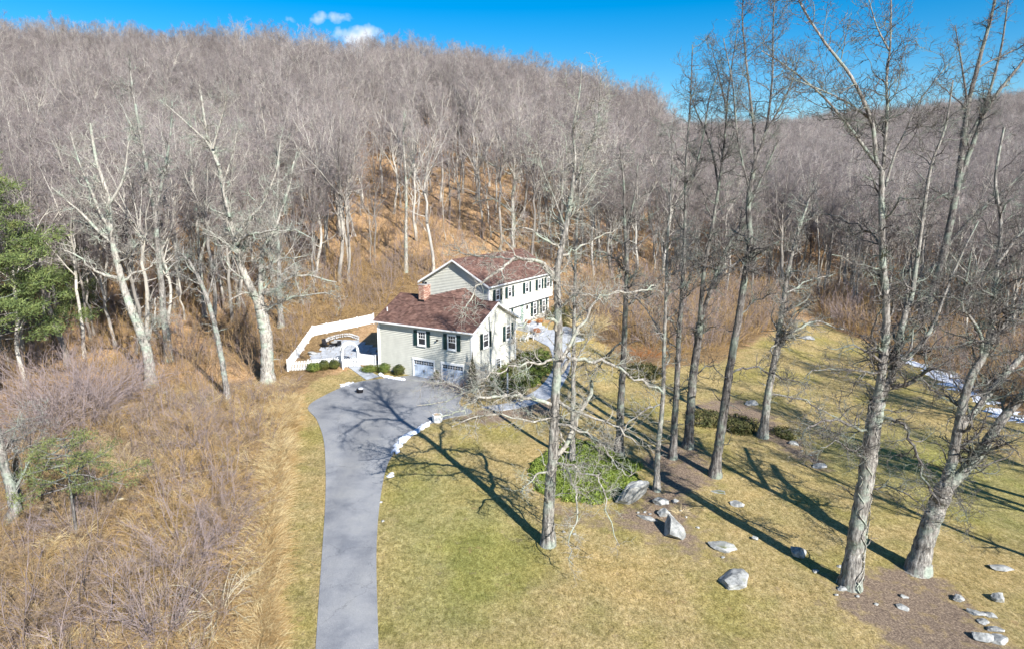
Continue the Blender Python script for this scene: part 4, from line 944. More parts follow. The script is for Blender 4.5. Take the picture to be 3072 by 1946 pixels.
for yy in (-.35, .35):
    m = MB(); n = 14
    for i in range(n):
        a, b = math.pi * i / n, math.pi * (i + 1) / n; ro, ri = hwid + .07, hwid - .08
        m.prism([(ro * math.cos(a), 1.72 + ro * math.sin(a)), (ro * math.cos(b), 1.72 + ro * math.sin(b)), (ri * math.cos(b), 1.72 + ri * math.sin(b)), (ri * math.cos(a), 1.72 + ri * math.sin(a))], yy - .04, yy + .04, 'y')
    m.build('arch', M['white'], ar)
for i in range(1, 14):
    a = math.pi * i / 14; m = MB(); m.box(-.03, .03, -.42, .42, -.03, .03, Matrix.Translation((hwid * math.cos(a), 0, 1.72 + hwid * math.sin(a))) @ Matrix.Rotation(-a, 4, 'Y')); m.build('cross_slat', M['white'], ar)
gt = empty('garden_gate', c0, ang); tag(gt, 'low white picket gate closed inside the arch', 'gate')
for k in range(9): m = picket_me(.07, .022, .95); o = link('picket', m, M['white'], gt, (-hwid + .12 + k * (2 * hwid - .24) / 8, -.33, .08))
for z in (.25, .75): MB().box(-hwid + .08, hwid - .08, -.3, -.26, z, z + .07).build('rail', M['white'], gt)
sg = empty('side_gate', hw(-11.9, 2.2, 0)); sg.location.z = h1(sg.location.x, sg.location.y); sg.rotation_euler = (0, 0, R(45)); tag(sg, 'small grey slatted gate in the shade at the house corner', 'gate')
for k in range(8): MB().box(-.5 + k * .13, -.42 + k * .13, -.012, .012, .1, 1.5).build('slat', M['concrete'], sg)
for z in (.25, 1.25): MB().box(-.52, .52, .012, .05, z, z + .08).build('rail', M['concrete'], sg)
MB().prism([(-.5, .3), (-.4, .3), (.5, 1.25), (.4, 1.25)], .05, .07, 'y').build('brace', M['concrete'], sg)

# ------------------------------------------------------------------ patio: flagstones, curved seat wall, furniture
patio_poly = gpoly([(735, 838), (800, 822), (880, 815), (886, 850), (850, 855), (800, 857), (748, 845)])
patio = empty('patio', at(820, 838)); tag(patio, None, None, None, 'structure')
xs = [p[0] for p in patio_poly]; ys = [p[1] for p in patio_poly]
rp = random.Random(9); fy = min(ys); PP = []
patio_poly = gpoly([(728, 842), (752, 822), (775, 805), (800, 797), (830, 800), (885, 812), (888, 856), (800, 858), (742, 848)])
xs = [p[0] for p in patio_poly]; ys = [p[1] for p in patio_poly]
row = 0; yy = min(ys)
while yy < max(ys):
    hgt = rp.uniform(.55, .95); xx = min(xs) + rp.uniform(-.6, 0)
    while xx < max(xs):
        w_ = rp.uniform(.6, 1.3); cx_, cy_ = xx + w_ / 2, yy + hgt / 2
        if in_poly(np.array([cx_]), np.array([cy_]), patio_poly)[0]:
            j = lambda: rp.uniform(-.04, .04); g_ = .035
            q = [(xx + g_ + j(), yy + g_ + j()), (xx + w_ - g_ + j(), yy + g_ + j()), (xx + w_ - g_ + j(), yy + hgt - g_ + j()), (xx + g_ + j(), yy + hgt - g_ + j())]
            zt = h1(cx_, cy_) + .07 + rp.uniform(0, .02); m = MB()
            m.add([(a, b, h1(a, b) + .07 + .01 * rp.random()) for a, b in q] + [(a, b, h1(a, b) - .05) for a, b in q], [(0, 1, 2, 3), (7, 6, 5, 4), (0, 4, 5, 1), (1, 5, 6, 2), (2, 6, 7, 3), (3, 7, 4, 0)])
            m.V = [tuple(Vector(v) - patio.location) for v in m.V]; m.build('flagstone', M['stone'], patio)
        xx += w_
    yy += hgt
def rock_mesh(name, sx, sy, sz, seed, sub=3, rough=.16, boxy=.0, moss=0.0):
    bm = bmesh.new(); bmesh.ops.create_icosphere(bm, subdivisions=sub, radius=1); rr = random.Random(seed)
    offs = [Vector((rr.uniform(-1, 1), rr.uniform(-1, 1), rr.uniform(-1, 1))).normalized() for _ in range(13)]; cut = [rr.uniform(.5, .8) for _ in offs]
    for v in bm.verts:
        c = v.co.copy()
        if boxy: m_ = max(abs(c.x), abs(c.y), abs(c.z)); c = c.lerp(c / m_ * .85, boxy)
        for o_, k in zip(offs, cut):
            d = c.dot(o_)
            if d > k: c -= o_ * (d - k)
        nz = sum(math.sin(c.x * a + c.y * b + c.z * g_ + p_) for a, b, g_, p_ in ((3, 5, 2, seed), (7, -4, 6, seed * 2), (-9, 8, 5, 1), (13, 11, -12, 2))) * .25
        c *= 1 + nz * rough * .45; v.co = Vector((c.x * sx, c.y * sy, c.z * sz))
    me = bpy.data.meshes.new(name); bm.to_mesh(me); bm.free()
    a = me.attributes.new('moss', 'FLOAT', 'POINT'); a.data.foreach_set('value', [moss + (.08 if p.co.z > sz * .4 else -.1) for p in me.vertices])
    me.materials.append(M['rock']); return me
sw = empty('seat_wall', at(800, 800)); tag(sw, 'low curved stone wall around the back of the patio', 'wall')
wl_ = catmull([tuple(at(*p)[:2]) for p in ((760, 812), (772, 802), (795, 795), (822, 792), (845, 800))], 22)
for k in range(21):
    a, b = wl_[k], wl_[k + 1]
    for c in range(2):
        mid = (a + b) / 2; L = np.linalg.norm(b - a); o = link('stone', rock_mesh('stone', L * .55, .22, .14, k * 3 + c, 2, .1, .8), None, sw)
        o.location = Vector((mid[0], mid[1], h1(*mid) + .15 + c * .24)) - sw.location; o.rotation_euler = (0, 0, math.atan2(b[1] - a[1], b[0] - a[0])); o.data.materials.clear(); o.data.materials.append(M['wallstone'])
def patio_chair(label, p, rz, mat, group=None, sc=1.0):
    root = empty('garden_chair', p, rz); root.scale = (sc,) * 3; tag(root, label, 'chair', group)
    MB().box(-.27, .27, -.25, .27, .38, .43).build('seat', mat, root)
    MB().add([(-.27, .25, .42), (.27, .25, .42), (.25, .45, 1.02), (-.25, .45, 1.02), (-.27, .29, .42), (.27, .29, .42), (.25, .49, 1.02), (-.25, .49, 1.02)], [(0, 1, 2, 3), (7, 6, 5, 4), (0, 4, 5, 1), (1, 5, 6, 2), (2, 6, 7, 3), (3, 7, 4, 0)]).build('backrest', mat, root)
    for s in (-1, 1):
        MB().box(s * .3 - .04, s * .3 + .04, -.3, .32, .6, .64).build('armrest', mat, root)
        for y in (-.24, .27): MB().tube([(s * .28, y, 0), (s * .28, y, .6)], .025, 6).build('leg', mat, root)
    return root
patio_chair('dark metal patio chair tilted by the left end of the curved wall', at(767, 818), R(50), M['black'])
patio_chair('dark patio chair in the middle of the flagstones', at(783, 816), R(120), M['black'], sc=.85)
patio_chair('dark low chair nearest the arch on the patio', at(797, 815), R(200), M['black'], sc=.8)
tb = empty('fire_table', at(789, 812)); tag(tb, 'round dark topped table among the patio chairs', 'table')
MB().tube([(0, 0, .42), (0, 0, .48)], .5, 16).build('tabletop', M['concrete'], tb); MB().tube([(0, 0, 0), (0, 0, .42)], [.22, .16], 10).build('pedestal', M['black'], tb)
bn = empty('stone_bench', at(757, 852), R(12)); tag(bn, 'grey bench just inside the low picket fence', 'bench')
MB().box(-1.1, 1.1, -.22, .22, .4, .5).build('seat', M['stone'], bn)
for s in (-.8, .8): MB().box(s - .12, s + .12, -.18, .18, 0, .4).build('leg', M['stone'], bn)
o = link('boulder', rock_mesh('boulder', .6, .4, .3, 77, 3, .15, .3)); o.location = at(735, 833) + Vector((0, 0, .15)); tag(o, 'pale boulder on the patio left of the flagstones', 'boulder')

# adirondack chairs, planters and lamp post near the door
def adirondack(label, p, rz):
    root = empty('adirondack_chair', p, rz); tag(root, label, 'chair', 'white adirondack chairs by the front walk')
    w = M['white']
    for k in range(5): MB().box(-.28, .28, -.3 + k * .12, -.2 + k * .12, .36 - k * .02, .385 - k * .02).build('seat_slat', w, root)
    for k in range(5):
        x = -.24 + k * .12; h = (.82, .95, 1.0, .95, .82)[k]
        MB().add([(x - .05, .28, .28), (x + .05, .28, .28), (x + .05, .28 + .35 * h, .28 + h * .85), (x - .05, .28 + .35 * h, .28 + h * .85), (x - .05, .31, .28), (x + .05, .31, .28), (x + .05, .31 + .35 * h, .28 + h * .85), (x - .05, .31 + .35 * h, .28 + h * .85)], [(0, 1, 2, 3), (7, 6, 5, 4), (0, 4, 5, 1), (1, 5, 6, 2), (2, 6, 7, 3), (3, 7, 4, 0)]).build('back_slat', w, root)
    for s in (-1, 1):
        MB().box(s * .36 - .07, s * .36 + .07, -.38, .38, .56, .585).build('armrest', w, root)
        for y in (-.32, .3): MB().box(s * .33 - .03, s * .33 + .03, y - .04, y + .04, 0, .56).build('leg', w, root)
adirondack('white slatted chair nearer the garage wing corner, by the walk', at(1232, 801), R(-120))
adirondack('white slatted chair nearer the steps, by the walk', at(1248, 797), R(-95))
def leafball(name, rx, rz_, n, leaf, mat, seed, flat=.0, hollow=.55, parent=None, loc=None, shape=None):
    """many small leaf quads spread through an uneven volume"""
    rg = np.random.default_rng(seed); d = nrm(rg.normal(size=(n, 3))); rr = hollow + (1 - hollow) * rg.random(n) ** .6
    lump = 1 + .12 * np.sin(d[:, 0] * 4 + seed) * np.cos(d[:, 1] * 5) + .1 * np.sin(d[:, 2] * 7 + seed) + (.05 * rg.normal(size=n))
    c = d * (rr * lump)[:, None] * np.array([rx, rx, rz_]); 
    if shape == 'cone': c[:, :2] *= (1.05 - (c[:, 2:] / rz_ + 1) / 2) * 1.25
    c[:, 2] += rz_ * (1 if shape != 'dome' else .35)
    c[:, 2] = np.maximum(c[:, 2], .02)
    a = nrm(rg.normal(size=(n, 3)) * np.array([1, 1, .5])); nn = nrm(d + rg.normal(size=(n, 3)) * .5); b = nrm(np.cross(nn, a)); a = np.cross(b, nn)
    s = leaf * rg.uniform(.6, 1.3, n)[:, None]
    Vv = np.stack([c - a * s, c + b * s * .5, c + a * s, c - b * s * .5], 1).reshape(-1, 3); Fq = np.arange(n * 4).reshape(n, 4)
    return link(name, fast_mesh(name, Vv, Fq, False), M[mat], parent, loc)
def sticks(name, n, h, r, mat, seed, spread=.5, arch=.3, k=5, rad=.012, twig=1, parent=None, loc=None, mk=False):
    rg = np.random.default_rng(seed); P = np.empty((n, k, 3)); a = rg.uniform(0, 6.28, n); q = r * rg.random(n) ** .5
    P[:, 0] = np.stack([np.cos(a) * q, np.sin(a) * q, np.full(n, -.05)], 1); az = a + rg.normal(size=n) * .5; el = rg.uniform(.2, spread * 1.3 + .05, n)
    d = np.stack([np.cos(az) * np.sin(el), np.sin(az) * np.sin(el), np.cos(el)], 1); L = h * rg.uniform(.6, 1.15, n)[:, None] / (k - 1)
    for j in range(1, k):
        P[:, j] = P[:, j - 1] + d * L; d = nrm(d + rg.normal(size=d.shape) * .12 + np.stack([np.cos(az), np.sin(az), np.full(n, -.8)], 1) * arch / k * 1.6)
    P[:, 1:, 2] = np.maximum(P[:, 1:, 2], .03)
    rd = np.ones((n, 1)) * np.linspace(rad, rad * .35, k)[None]
    parts = [tubes(P, rd, 3)]
    if twig:
        L2 = spawn(P, rd, 1, rg, .3, 1, h * .14 / twig, h * .12, h * .32, (20, 60), 3, .2, .05, .7, .4, rad * .55); parts.append(tubes(*L2, 3))
    v, f = join(parts); me = fast_mesh(name, v, f); 
    if mk: me.materials.append(M[mat]); return me
    return link(name, me, M[mat], parent, loc)
def shrub(label, p, rx, rz_, n, leaf, mat, seed, cat='shrub', name='shrub', group=None, hollow=.55, shape=None, stem=True):
    root = empty(name, p); tag(root, label, cat, group)
    leafball('foliage', rx, rz_, n, leaf, mat, seed, hollow=hollow, parent=root, shape=shape)
    if stem: sticks('stems', 14, rz_ * 1.5, rx * .3, 'brown_stem', seed, .6, .1, rad=.015, twig=0, parent=root)
    return root
shrub('clipped round boxwood, left one of the pair by the low fence', at(762, 868), .62, .5, 2600, .055, 'box', 1)
shrub('clipped round boxwood, nearest the left foot of the arch', at(786, 866), .58, .48, 2600, .055, 'box', 2)
shrub('loose pale green shrub at the end of the low fence', at(738, 872), .75, .45, 1500, .07, 'shrubgreen', 3)
shrub('low spreading green shrub between the arch and the garage wall', at(868, 872), .95, .3, 1800, .06, 'shrubgreen', 4)
shrub('bright round bush above the snowy stone edging, nearest the house corner', at(903, 876), .62, .55, 2600, .055, 'shrubgreen', 5)
shrub('darker round bush right beside the left garage door', at(938, 880), .62, .55, 2400, .055, 'box', 6)
shrub('narrow pointed dark evergreen at the garage corner', hw(.35, -.5, 0), .55, 1.9, 4200, .06, 'arb', 7, shape='cone', hollow=.3)
shrub('big rounded rhododendron at the right end of the house front', hw(-3.0, 25.2, 1.6), 1.9, 1.3, 6500, .09, 'rhodo', 8, hollow=.5)
shrub('second dark rhododendron below the first, beside the steps', hw(-1.4, 23.5, 1.4), 1.4, 1.1, 4200, .09, 'rhodo', 9)
shrub('dull olive shrub behind the front tree trunk near the house end', hw(-1.2, 28.0, 1.6), 1.6, 1.4, 4500, .09, 'rhodo', 10)
def potted(label, p, rx, mat, seed, potr=.22, poth=.4, potm='white', hh=.3):
    root = empty('planter', p); tag(root, label, 'planter')
    MB().tube([(0, 0, 0), (0, 0, poth)], [potr * .75, potr], 12).build('pot', M[potm], root); o = leafball('plant', rx, hh, 700, .05, mat, seed, parent=root, loc=(0, 0, poth - .08)); return root
potted('pot of orange chrysanthemums, left one on the stoop', hw(-3.9, 18.0, 2.5), .42, 'orange', 3)
potted('pot of orange chrysanthemums, right one on the stoop', hw(-3.3, 19.9, 2.3), .42, 'orange', 4)
potted('rusty brown potted plant beside the white chairs', at(1262, 790), .5, 'orange', 5, .3, .5, 'concrete')
potted('white square tub with dry plants between the garage doors', hw(-3.85, -.45, .03), .3, 'brown_stem' if False else 'rhodo', 6, .26, .5, 'white', .55)
lp = empty('lamp_post', at(1193, 922)); tag(lp, 'white lamp post with a black lantern beside the front walk', 'lamp post')
MB().tube([(0, 0, -.1), (0, 0, .25), (0, 0, .27), (0, 0, 1.95)], [.11, .11, .075, .07], 12).build('post', M['white'], lp)
MB().tube([(0, 0, 1.95), (0, 0, 2.0), (0, 0, 2.0)], [.1, .1, .05], 10).build('collar', M['black'], lp)
m = MB(); m.prism([(-.07, -.07), (.07, -.07), (.07, .07), (-.07, .07)], 2.0, 2.03, 'z')
for sx in (-1, 1):
    for sy in (-1, 1): m.box(sx * .11 - .012, sx * .11 + .012, sy * .11 - .012, sy * .11 + .012, 2.03, 2.32)
m.build('lantern_frame', M['black'], lp); MB().box(-.1, .1, -.1, .1, 2.03, 2.31).build('lantern_glass', M['glass'], lp)
MB().tube([(0, 0, 2.32), (0, 0, 2.45), (0, 0, 2.52)], [.18, .05, .01], 8).build('lantern_cap', M['black'], lp)

# things on and beside the drive
bk_ = empty('bucket', at(846, 922)); tag(bk_, 'dark tub with a white lid standing alone on the asphalt', 'tub')
MB().tube([(0, 0, .03), (0, 0, .36)], [.3, .34], 12).build('tub', M['black'], bk_); MB().tube([(.08, .05, .36), (.08, .05, .44)], [.24, .2], 12).build('lid', M['snow'], bk_)
cb = empty('stone_planter', at(1028, 990)); tag(cb, 'six sided white stone planter at the end of the snow by the drive', 'planter')
MB().tube([(0, 0, 0), (0, 0, .62)], [.38, .46], 6).build('tub', M['white'], cb); MB().tube([(0, 0, .62), (0, 0, .635)], [.34, .34], 6).build('soil', M['log'], cb)
def snow(label, pts, w, hgt, seed, nm='snow_patch'):
    P = catmull([tuple(at(*p)[:2]) for p in pts], 26); n = len(P); T = nrm(np.gradient(P, axis=0)); N = np.stack([-T[:, 1], T[:, 0]], 1); rg = np.random.default_rng(seed)
    k = 9; s = np.linspace(-1, 1, k); w_ = w * np.sin(np.linspace(.25, np.pi - .2, n)) ** .5 * np.clip(1 + .38 * rg.normal(size=n), .25, 1.6)
    Q = P[:, None] + N[:, None] * (s[None, :, None] * w_[:, None, None] * (1 + .2 * rg.normal(size=(n, k)))[..., None])
    z = H(Q[..., 0], Q[..., 1]) - .02 + (hgt * np.sqrt(np.maximum(0, 1 - s ** 2)))[None] * (.1 + 1.1 * rg.random((n, k)))
    i = np.arange(n * k).reshape(n, k); Fq = np.stack([i[:-1, :-1], i[:-1, 1:], i[1:, 1:], i[1:, :-1]], -1).reshape(-1, 4)
    o = link(nm, fast_mesh(nm, np.concatenate([Q, z[..., None]], -1).reshape(-1, 3), Fq), M['snow']); tag(o, label, 'snow'); return o
snow('strip of old snow curving along the right edge of the drive', [(926, 1066), (940, 1040), (960, 1022), (985, 1008), (1012, 992)], .42, .2, 1)
snow('small spot of snow at the drive edge below the long strip', [(914, 1122), (919, 1116), (922, 1110)], .22, .1, 2)
snow('thin patch of snow on the grass above the drive corner', [(800, 910), (815, 903), (832, 898)], .55, .08, 3)
snow('far band of snow along the wood edge right of the lawn', [(2098, 828), (2140, 850), (2200, 872), (2250, 905), (2290, 925), (2330, 950)], 1.5, .12, 4)
snow('snow at the far right edge of the lawn below the wood', [(2325, 958), (2360, 972), (2420, 990), (2480, 1010)], 1.6, .12, 5)
se = empty('stone_edging', at(915, 886)); tag(se, 'row of snowy edging stones in front of the garage shrubs', 'edging')
for k, p in enumerate(catmull([(893, 881), (905, 886), (920, 889), (935, 891), (948, 893)], 13)):
    q = at(*p); o = link('stone', rock_mesh('stone', .26, .2, .2, k + 40, 2, .2, .4), None, se, q + Vector((0, 0, .1)) - se.location); o.data.materials.clear(); o.data.materials.append(M['snow'])

# ------------------------------------------------------------------ boulders, each one its own thing
def boulder(label, px, py, wpx, hm, seed, boxy=.4, moss=0.0, dy=.8, rz=0.0, tilt=0.0, sub=4, rough=.18):
    g_ = at(px, py); w = px_size(wpx / 2, g_) * 1.2; hm = hm * 1.15
    o = link('boulder', rock_mesh('boulder', w, w * dy, hm * .62, seed, sub, rough, boxy, moss)); o.location = g_ + Vector((0, w * dy * .4, hm * .2)); o.rotation_euler = (tilt, tilt * .4, rz)
    tag(o, label, 'boulder'); return o
boulder('tall leaning pale slab boulder at the corner of the green patch', 1482, 1182, 76, 2.1, 11, .7, .0, .42, R(22), .25)
boulder('pale squarish rock just below the slender tree foot', 1553, 1186, 38, .5, 12, .6)
boulder('pale rock touching the cube boulder from above', 1562, 1212, 34, .6, 13, .5)
boulder('big cube shaped boulder with rough dark left face', 1588, 1262, 60, 1.25, 14, .95, .0, .9, R(35), 0, 4, .12)
boulder('low log shaped grey rock left of the cube boulder', 1522, 1222, 46, .3, 15, .3, .05, .35, R(-35))
boulder('low mossy boulder right of the cube boulder', 1697, 1292, 62, .45, 16, .4, .38, .5, R(-30))
boulder('flat squarish slab with moss streaks in open grass', 1735, 1372, 76, .5, 17, .85, .24, .95, R(10))
boulder('round whitish boulder in the long trunk shadow', 1880, 1306, 42, .6, 18, .2)
boulder('small tan stone on the edge of the trunk shadow', 1774, 1268, 18, .25, 19, .3)
boulder('grey rounded rock in the lawn above the mossy boulder', 1738, 1190, 34, .35, 20, .3)
boulder('flat mossy stone sunk in the lawn right of the green patch', 1690, 1158, 44, .12, 21, .3, .45, .45, R(-20))
boulder('small white rock below the slender tree by the pale rocks', 1589, 1180, 15, .25, 22, .3)
boulder('white stone at the foot of the vine wrapped tree', 1981, 1388, 22, .3, 23, .5)
boulder('small stone left of the vine wrapped tree in its shadow', 1919, 1344, 16, .2, 24, .4)
boulder('flat pale stone beside the vine wrapped trunk', 1977, 1333, 18, .15, 25, .4)
boulder('upper of two small stones on the mulch', 2128, 1405, 18, .2, 26, .5, 0, .7, R(-35))
boulder('lower of two small stones on the mulch', 2122, 1430, 28, .3, 27, .4, 0, .6, R(-35))
boulder('grey stone between the mulch and the rock cluster', 2254, 1413, 28, .3, 28, .4)
boulder('tan rounded stone above the rock cluster at right', 2350, 1414, 32, .5, 29, .3)
boulder('flat whitish rock in the grass right of the triple tree', 2358, 1340, 50, .3, 30, .4, 0, .6)
boulder('long dark stone at the top of the corner rock cluster', 2297, 1445, 38, .25, 31, .5, 0, .4, R(-35))
boulder('long stone second in the corner rock cluster', 2328, 1450, 36, .3, 32, .5, 0, .4, R(-40))
boulder('small pale stone in the middle of the corner cluster', 2317, 1466, 26, .25, 33, .4)
boulder('tilted stone right of centre in the corner cluster', 2342, 1484, 34, .3, 34, .5, 0, .6, R(-30))
boulder('broad grey stone at the lower left of the corner cluster', 2318, 1506, 46, .4, 35, .5)
boulder('broad grey stone at the lower right of the corner cluster', 2354, 1510, 48, .35, 36, .5, 0, .7, R(-20))
boulder('pale rock on the leafy bank beyond the row of trees', 1768, 952, 30, .5, 37, .4)
boulder('pale split rock at the lower end of the leafy bank', 1929, 1100, 34, .35, 38, .6)
boulder('grey rock halfway down the leafy bank', 1865, 1045, 24, .4, 39, .5)
boulder('flat outcrop in the far lawn below the wood', 1895, 796, 40, .3, 40, .5)
boulder('large pale outcrop on the wooded slope above the roof', 850, 462, 26, 1.6, 41, .6)
boulder('pale stone in the leaves left of the forked tree', 388, 926, 18, .3, 42, .4)
boulder('grey stone under the vine tangle at left', 325, 864, 24, .45, 43, .4)
for k, (x_, y_) in enumerate(((1500, 1205), (1516, 1203), (1528, 1208), (1325, 1250), (1350, 1256), (1600, 1200), (1612, 1215), (1640, 1240), (2060, 1420), (2015, 1402), (1965, 1398), (1700, 1310), (895, 1180), (900, 1225), (1905, 1070), (1885, 1060), (1850, 1028))):
    o = link('stone', rock_mesh('stone', .13, .11, .09, k + 300, 2, .2, .3)); o.location = at(x_, y_) + Vector((0, 0, .04)); tag(o, 'small loose pale stone lying in the grass or mulch', 'stone', 'small loose stones about the yard')

# ------------------------------------------------------------------ evergreens at left
def needle_clusters(tips, dirs, size, n, seed, droop=.1):
    rg = np.random.default_rng(seed); m = len(tips)
    c = np.repeat(tips, n, 0) + rg.normal(size=(m * n, 3)) * size * np.array([.6, .6, .3]); d = nrm(np.repeat(dirs, n, 0) + rg.normal(size=(m * n, 3)) * .8 + np.array([0, 0, .35 - droop]))
    s = nrm(np.cross(d, rg.normal(size=d.shape))); L = size * rg.uniform(.3, .7, m * n)[:, None]; w = L * .12
    V_ = np.stack([c - s * w, c + s * w, c + d * L], 1).reshape(-1, 3); return V_, np.arange(len(V_)).reshape(-1, 3)
def evergreen(label, base_xy, hgt, rmax, r0, seed, mat, whorls=16, per=6, tipn=16, csize=.5, z0=.15, name='pine_tree', lean=(0, 0)):
    rg = np.random.default_rng(seed); g_ = Vector((base_xy[0], base_xy[1], h1(*base_xy))); root = empty(name, g_); tag(root, label, 'tree')
    k = 10; z = np.linspace(0, 1, k); st_ = np.zeros((1, k, 3)); st_[0, :, 2] = z * hgt - .2; st_[0, :, 0] = z * lean[0]; st_[0, :, 1] = z * lean[1]; rd = (r0 * (1 - z * .92))[None]
    v, f = tubes(st_, rd, 10); link('trunk', fast_mesh('trunk', v, f), M['bark_dark'], root)
    Ps, Rs = [], []
    for w_ in range(whorls):
        t = z0 + (1 - z0) * (w_ + rg.random() * .6) / whorls; R_ = rmax * (1 - ((t - z0) / (1 - z0)) ** 1.3) * rg.uniform(.75, 1.15) + .3
        for j in range(per):
            a = 6.283 * (j + rg.random() * .7) / per; n = 7; q = np.zeros((n, 3)); q[0] = (t * lean[0], t * lean[1], t * hgt); d = np.array([math.cos(a), math.sin(a), rg.uniform(-.05, .22)]); R2 = R_ * rg.uniform(.55, 1.15)
            for i in range(1, n): q[i] = q[i - 1] + d * R2 / (n - 1); d = nrm(d + rg.normal(size=3) * .1 + np.array([0, 0, .03]))
            Ps.append(q); Rs.append(np.linspace(.06, .015, n))
    Ps = np.array(Ps); Rs = np.array(Rs); L2 = spawn(Ps, Rs, 1, rg, .42, 1, .3, .4, 1.3, (30, 75), 3, .2, .05, .6, .4, .01)
    v, f = join([tubes(Ps, Rs, 4), tubes(*L2, 3)]); link('branches', fast_mesh('branches', v, f), M['bark_dark'], root)
    tips = np.concatenate([L2[0][:, 1], L2[0][:, 2], L2[0][:, 3], Ps[:, -1]]); dr_ = np.concatenate([nrm(L2[0][:, 3] - L2[0][:, 0])] * 3 + [nrm(Ps[:, -1] - Ps[:, -2])])
    v, f = needle_clusters(tips, dr_, csize, tipn, seed); link('foliage', fast_mesh('foliage', v, f, False), M[mat], root)
    return root
pb = at(20, 930)
evergreen('large white pine with layered green boughs at the left edge', (pb.x - .3, pb.y - 1.5), 25.5, 9.0, .42, 5, 'pine', 17, 6, 20, .62, .2)
pb = at(180, 1255)
evergreen('small green hemlock with flat boughs standing in the brush', (pb.x, pb.y), 6.4, 3.6, .11, 6, 'hemlock', 6, 5, 20, .3, .45, 'hemlock_tree')
pb = at(70, 800)
evergreen('darker pine standing behind the large white pine', (pb.x + 1.5, pb.y + 3), 13, 6.0, .28, 7, 'pine', 10, 5, 20, .6, .15)
pb = at(20, 1230)
hero('split grey trunk leaning at the left edge above the brush', (20, 1225), [([(38, 1218), (28, 1160), (12, 1100), (0, 1040), (-20, 960)], 26, 14), ([(28, 1165), (55, 1110), (70, 1080)], 9, 4)], [([(20, 1080), (60, 1050), (110, 1040)], 5, 2), ([(5, 1020), (60, 985), (110, 975)], 4, 1, -2)], 'bark_grey', 49, dens=.5, smin=.5)

# ------------------------------------------------------------------ bare bushes and brush
def bush(label, px, py, h, r, n, mat, seed, spread=.6, arch=.4, rad=.012, twig=1.5, group=None, cat='bush', name='bare_bush', lift=0):
    o = sticks(name, n, h, r, mat, seed, spread, arch, 6, rad, twig); o.location = at(px, py); tag(o, label, cat, group); return o
bush('huge tangled mound of bare vines under the pines', 165, 1000, 7.0, 2.6, 170, 'purple_stem', 1, .75, .45, .024, 1.6)
bush('second tangled vine mound reaching toward the leaning pale tree', 250, 950, 5.4, 1.9, 120, 'purple_stem', 2, .75, .45, .02, 1.6)
bush('vine tangle at the far left below the pine shade', 60, 1060, 5.2, 2.0, 110, 'purple_stem', 3, .8, .5, .022, 1.4)
bush('purple grey bush with upright stems, lower left', 380, 1500, 4.6, .5, 46, 'purple_stem', 4, .5, .1, .016, 2.2)
bush('wide purple grey bush in the middle of the brush', 440, 1330, 3.6, 1.0, 60, 'purple_stem', 5, .8, .35, .014, 2.2)
bush('reddish bare bush beside the wide purple one', 530, 1240, 3.0, .9, 60, 'purple_stem', 6, .8, .4, .012, 2.2)
bush('arching golden brown bush near the grass strip', 600, 1330, 2.6, .9, 80, 'gold', 7, .9, .9, .011, 1.6)
bush('pile of pale broken stalks beside the grass strip', 520, 1440, 3.0, .5, 26, 'pale_stem', 8, 1.0, .9, .022, 1.0)
bush('bare bush with dark stems at the bottom left', 60, 1480, 3.4, .8, 50, 'brown_stem', 9, .7, .3, .012, 2)
bush('bare bush leaning over the hemlock foot', 250, 1400, 2.8, .7, 50, 'brown_stem', 10, .8, .5, .011, 2)
bush('grey twiggy bush under the two leaning trees', 460, 1010, 2.8, .9, 60, 'purple_stem', 11, .8, .5, .012, 2)
bush('bare bush against the left end of the long fence', 600, 960, 2.4, .8, 60, 'gold', 12, .8, .6, .010, 2)
bush('weeping bare maple in front of the right garage door', 1072, 912, 3.4, .5, 60, 'purple_stem', 13, .9, .8, .014, 2.2)
bush('bare twiggy bush between the drive and the lamp post', 1130, 935, 2.4, .8, 60, 'brown_stem', 14, .8, .5, .012, 2)
bush('brown leafless shrub beside the front walk bend', 1200, 870, 2.2, 1.0, 70, 'brown_stem', 15, .8, .5, .012, 2)
bush('dark red leafless barberry by the pale grass', 1432, 800, 2.2, 1.0, 110, 'brown_stem', 16, .9, .6, .014, 2)
bush('reddish leafless shrub mass left of the far lawn', 1500, 850, 2.6, 1.6, 110, 'brown_stem', 17, .9, .4, .013, 2)
bush('tall tuft of pale ornamental grass beyond the house end', 1383, 795, 3.4, .7, 420, 'straw', 18, .35, .5, .022, .25, cat='grass clump', name='ornamental_grass')
shrub('dark olive juniper mound in the middle of the leafy bank', at(1735, 1005), 1.8, .75, 3800, .09, 'rhodo', 61, shape='dome')
shrub('low olive juniper right of the broken topped tree', at(1850, 1022), 1.3, .45, 2200, .08, 'rhodo', 62, shape='dome')
shrub('dark evergreen mound behind the row of trunks', at(1510, 880), 2.2, .9, 4200, .1, 'rhodo', 63, shape='dome')
shrub('low dark evergreen mound left of the leaning tree', at(1660, 990), 1.8, .7, 3200, .09, 'rhodo', 64, shape='dome')
bush('orange brown dead fern clump above the evergreen mound', 1520, 838, 1.6, 1.3, 160, 'orange', 65, .9, .6, .012, .6)
bush('dry tuft of grass by the driveway lawn edge stones', 1600, 1205, .7, .35, 90, 'straw', 66, .8, .8, .009, 0, cat='grass clump', name='grass_tuft')
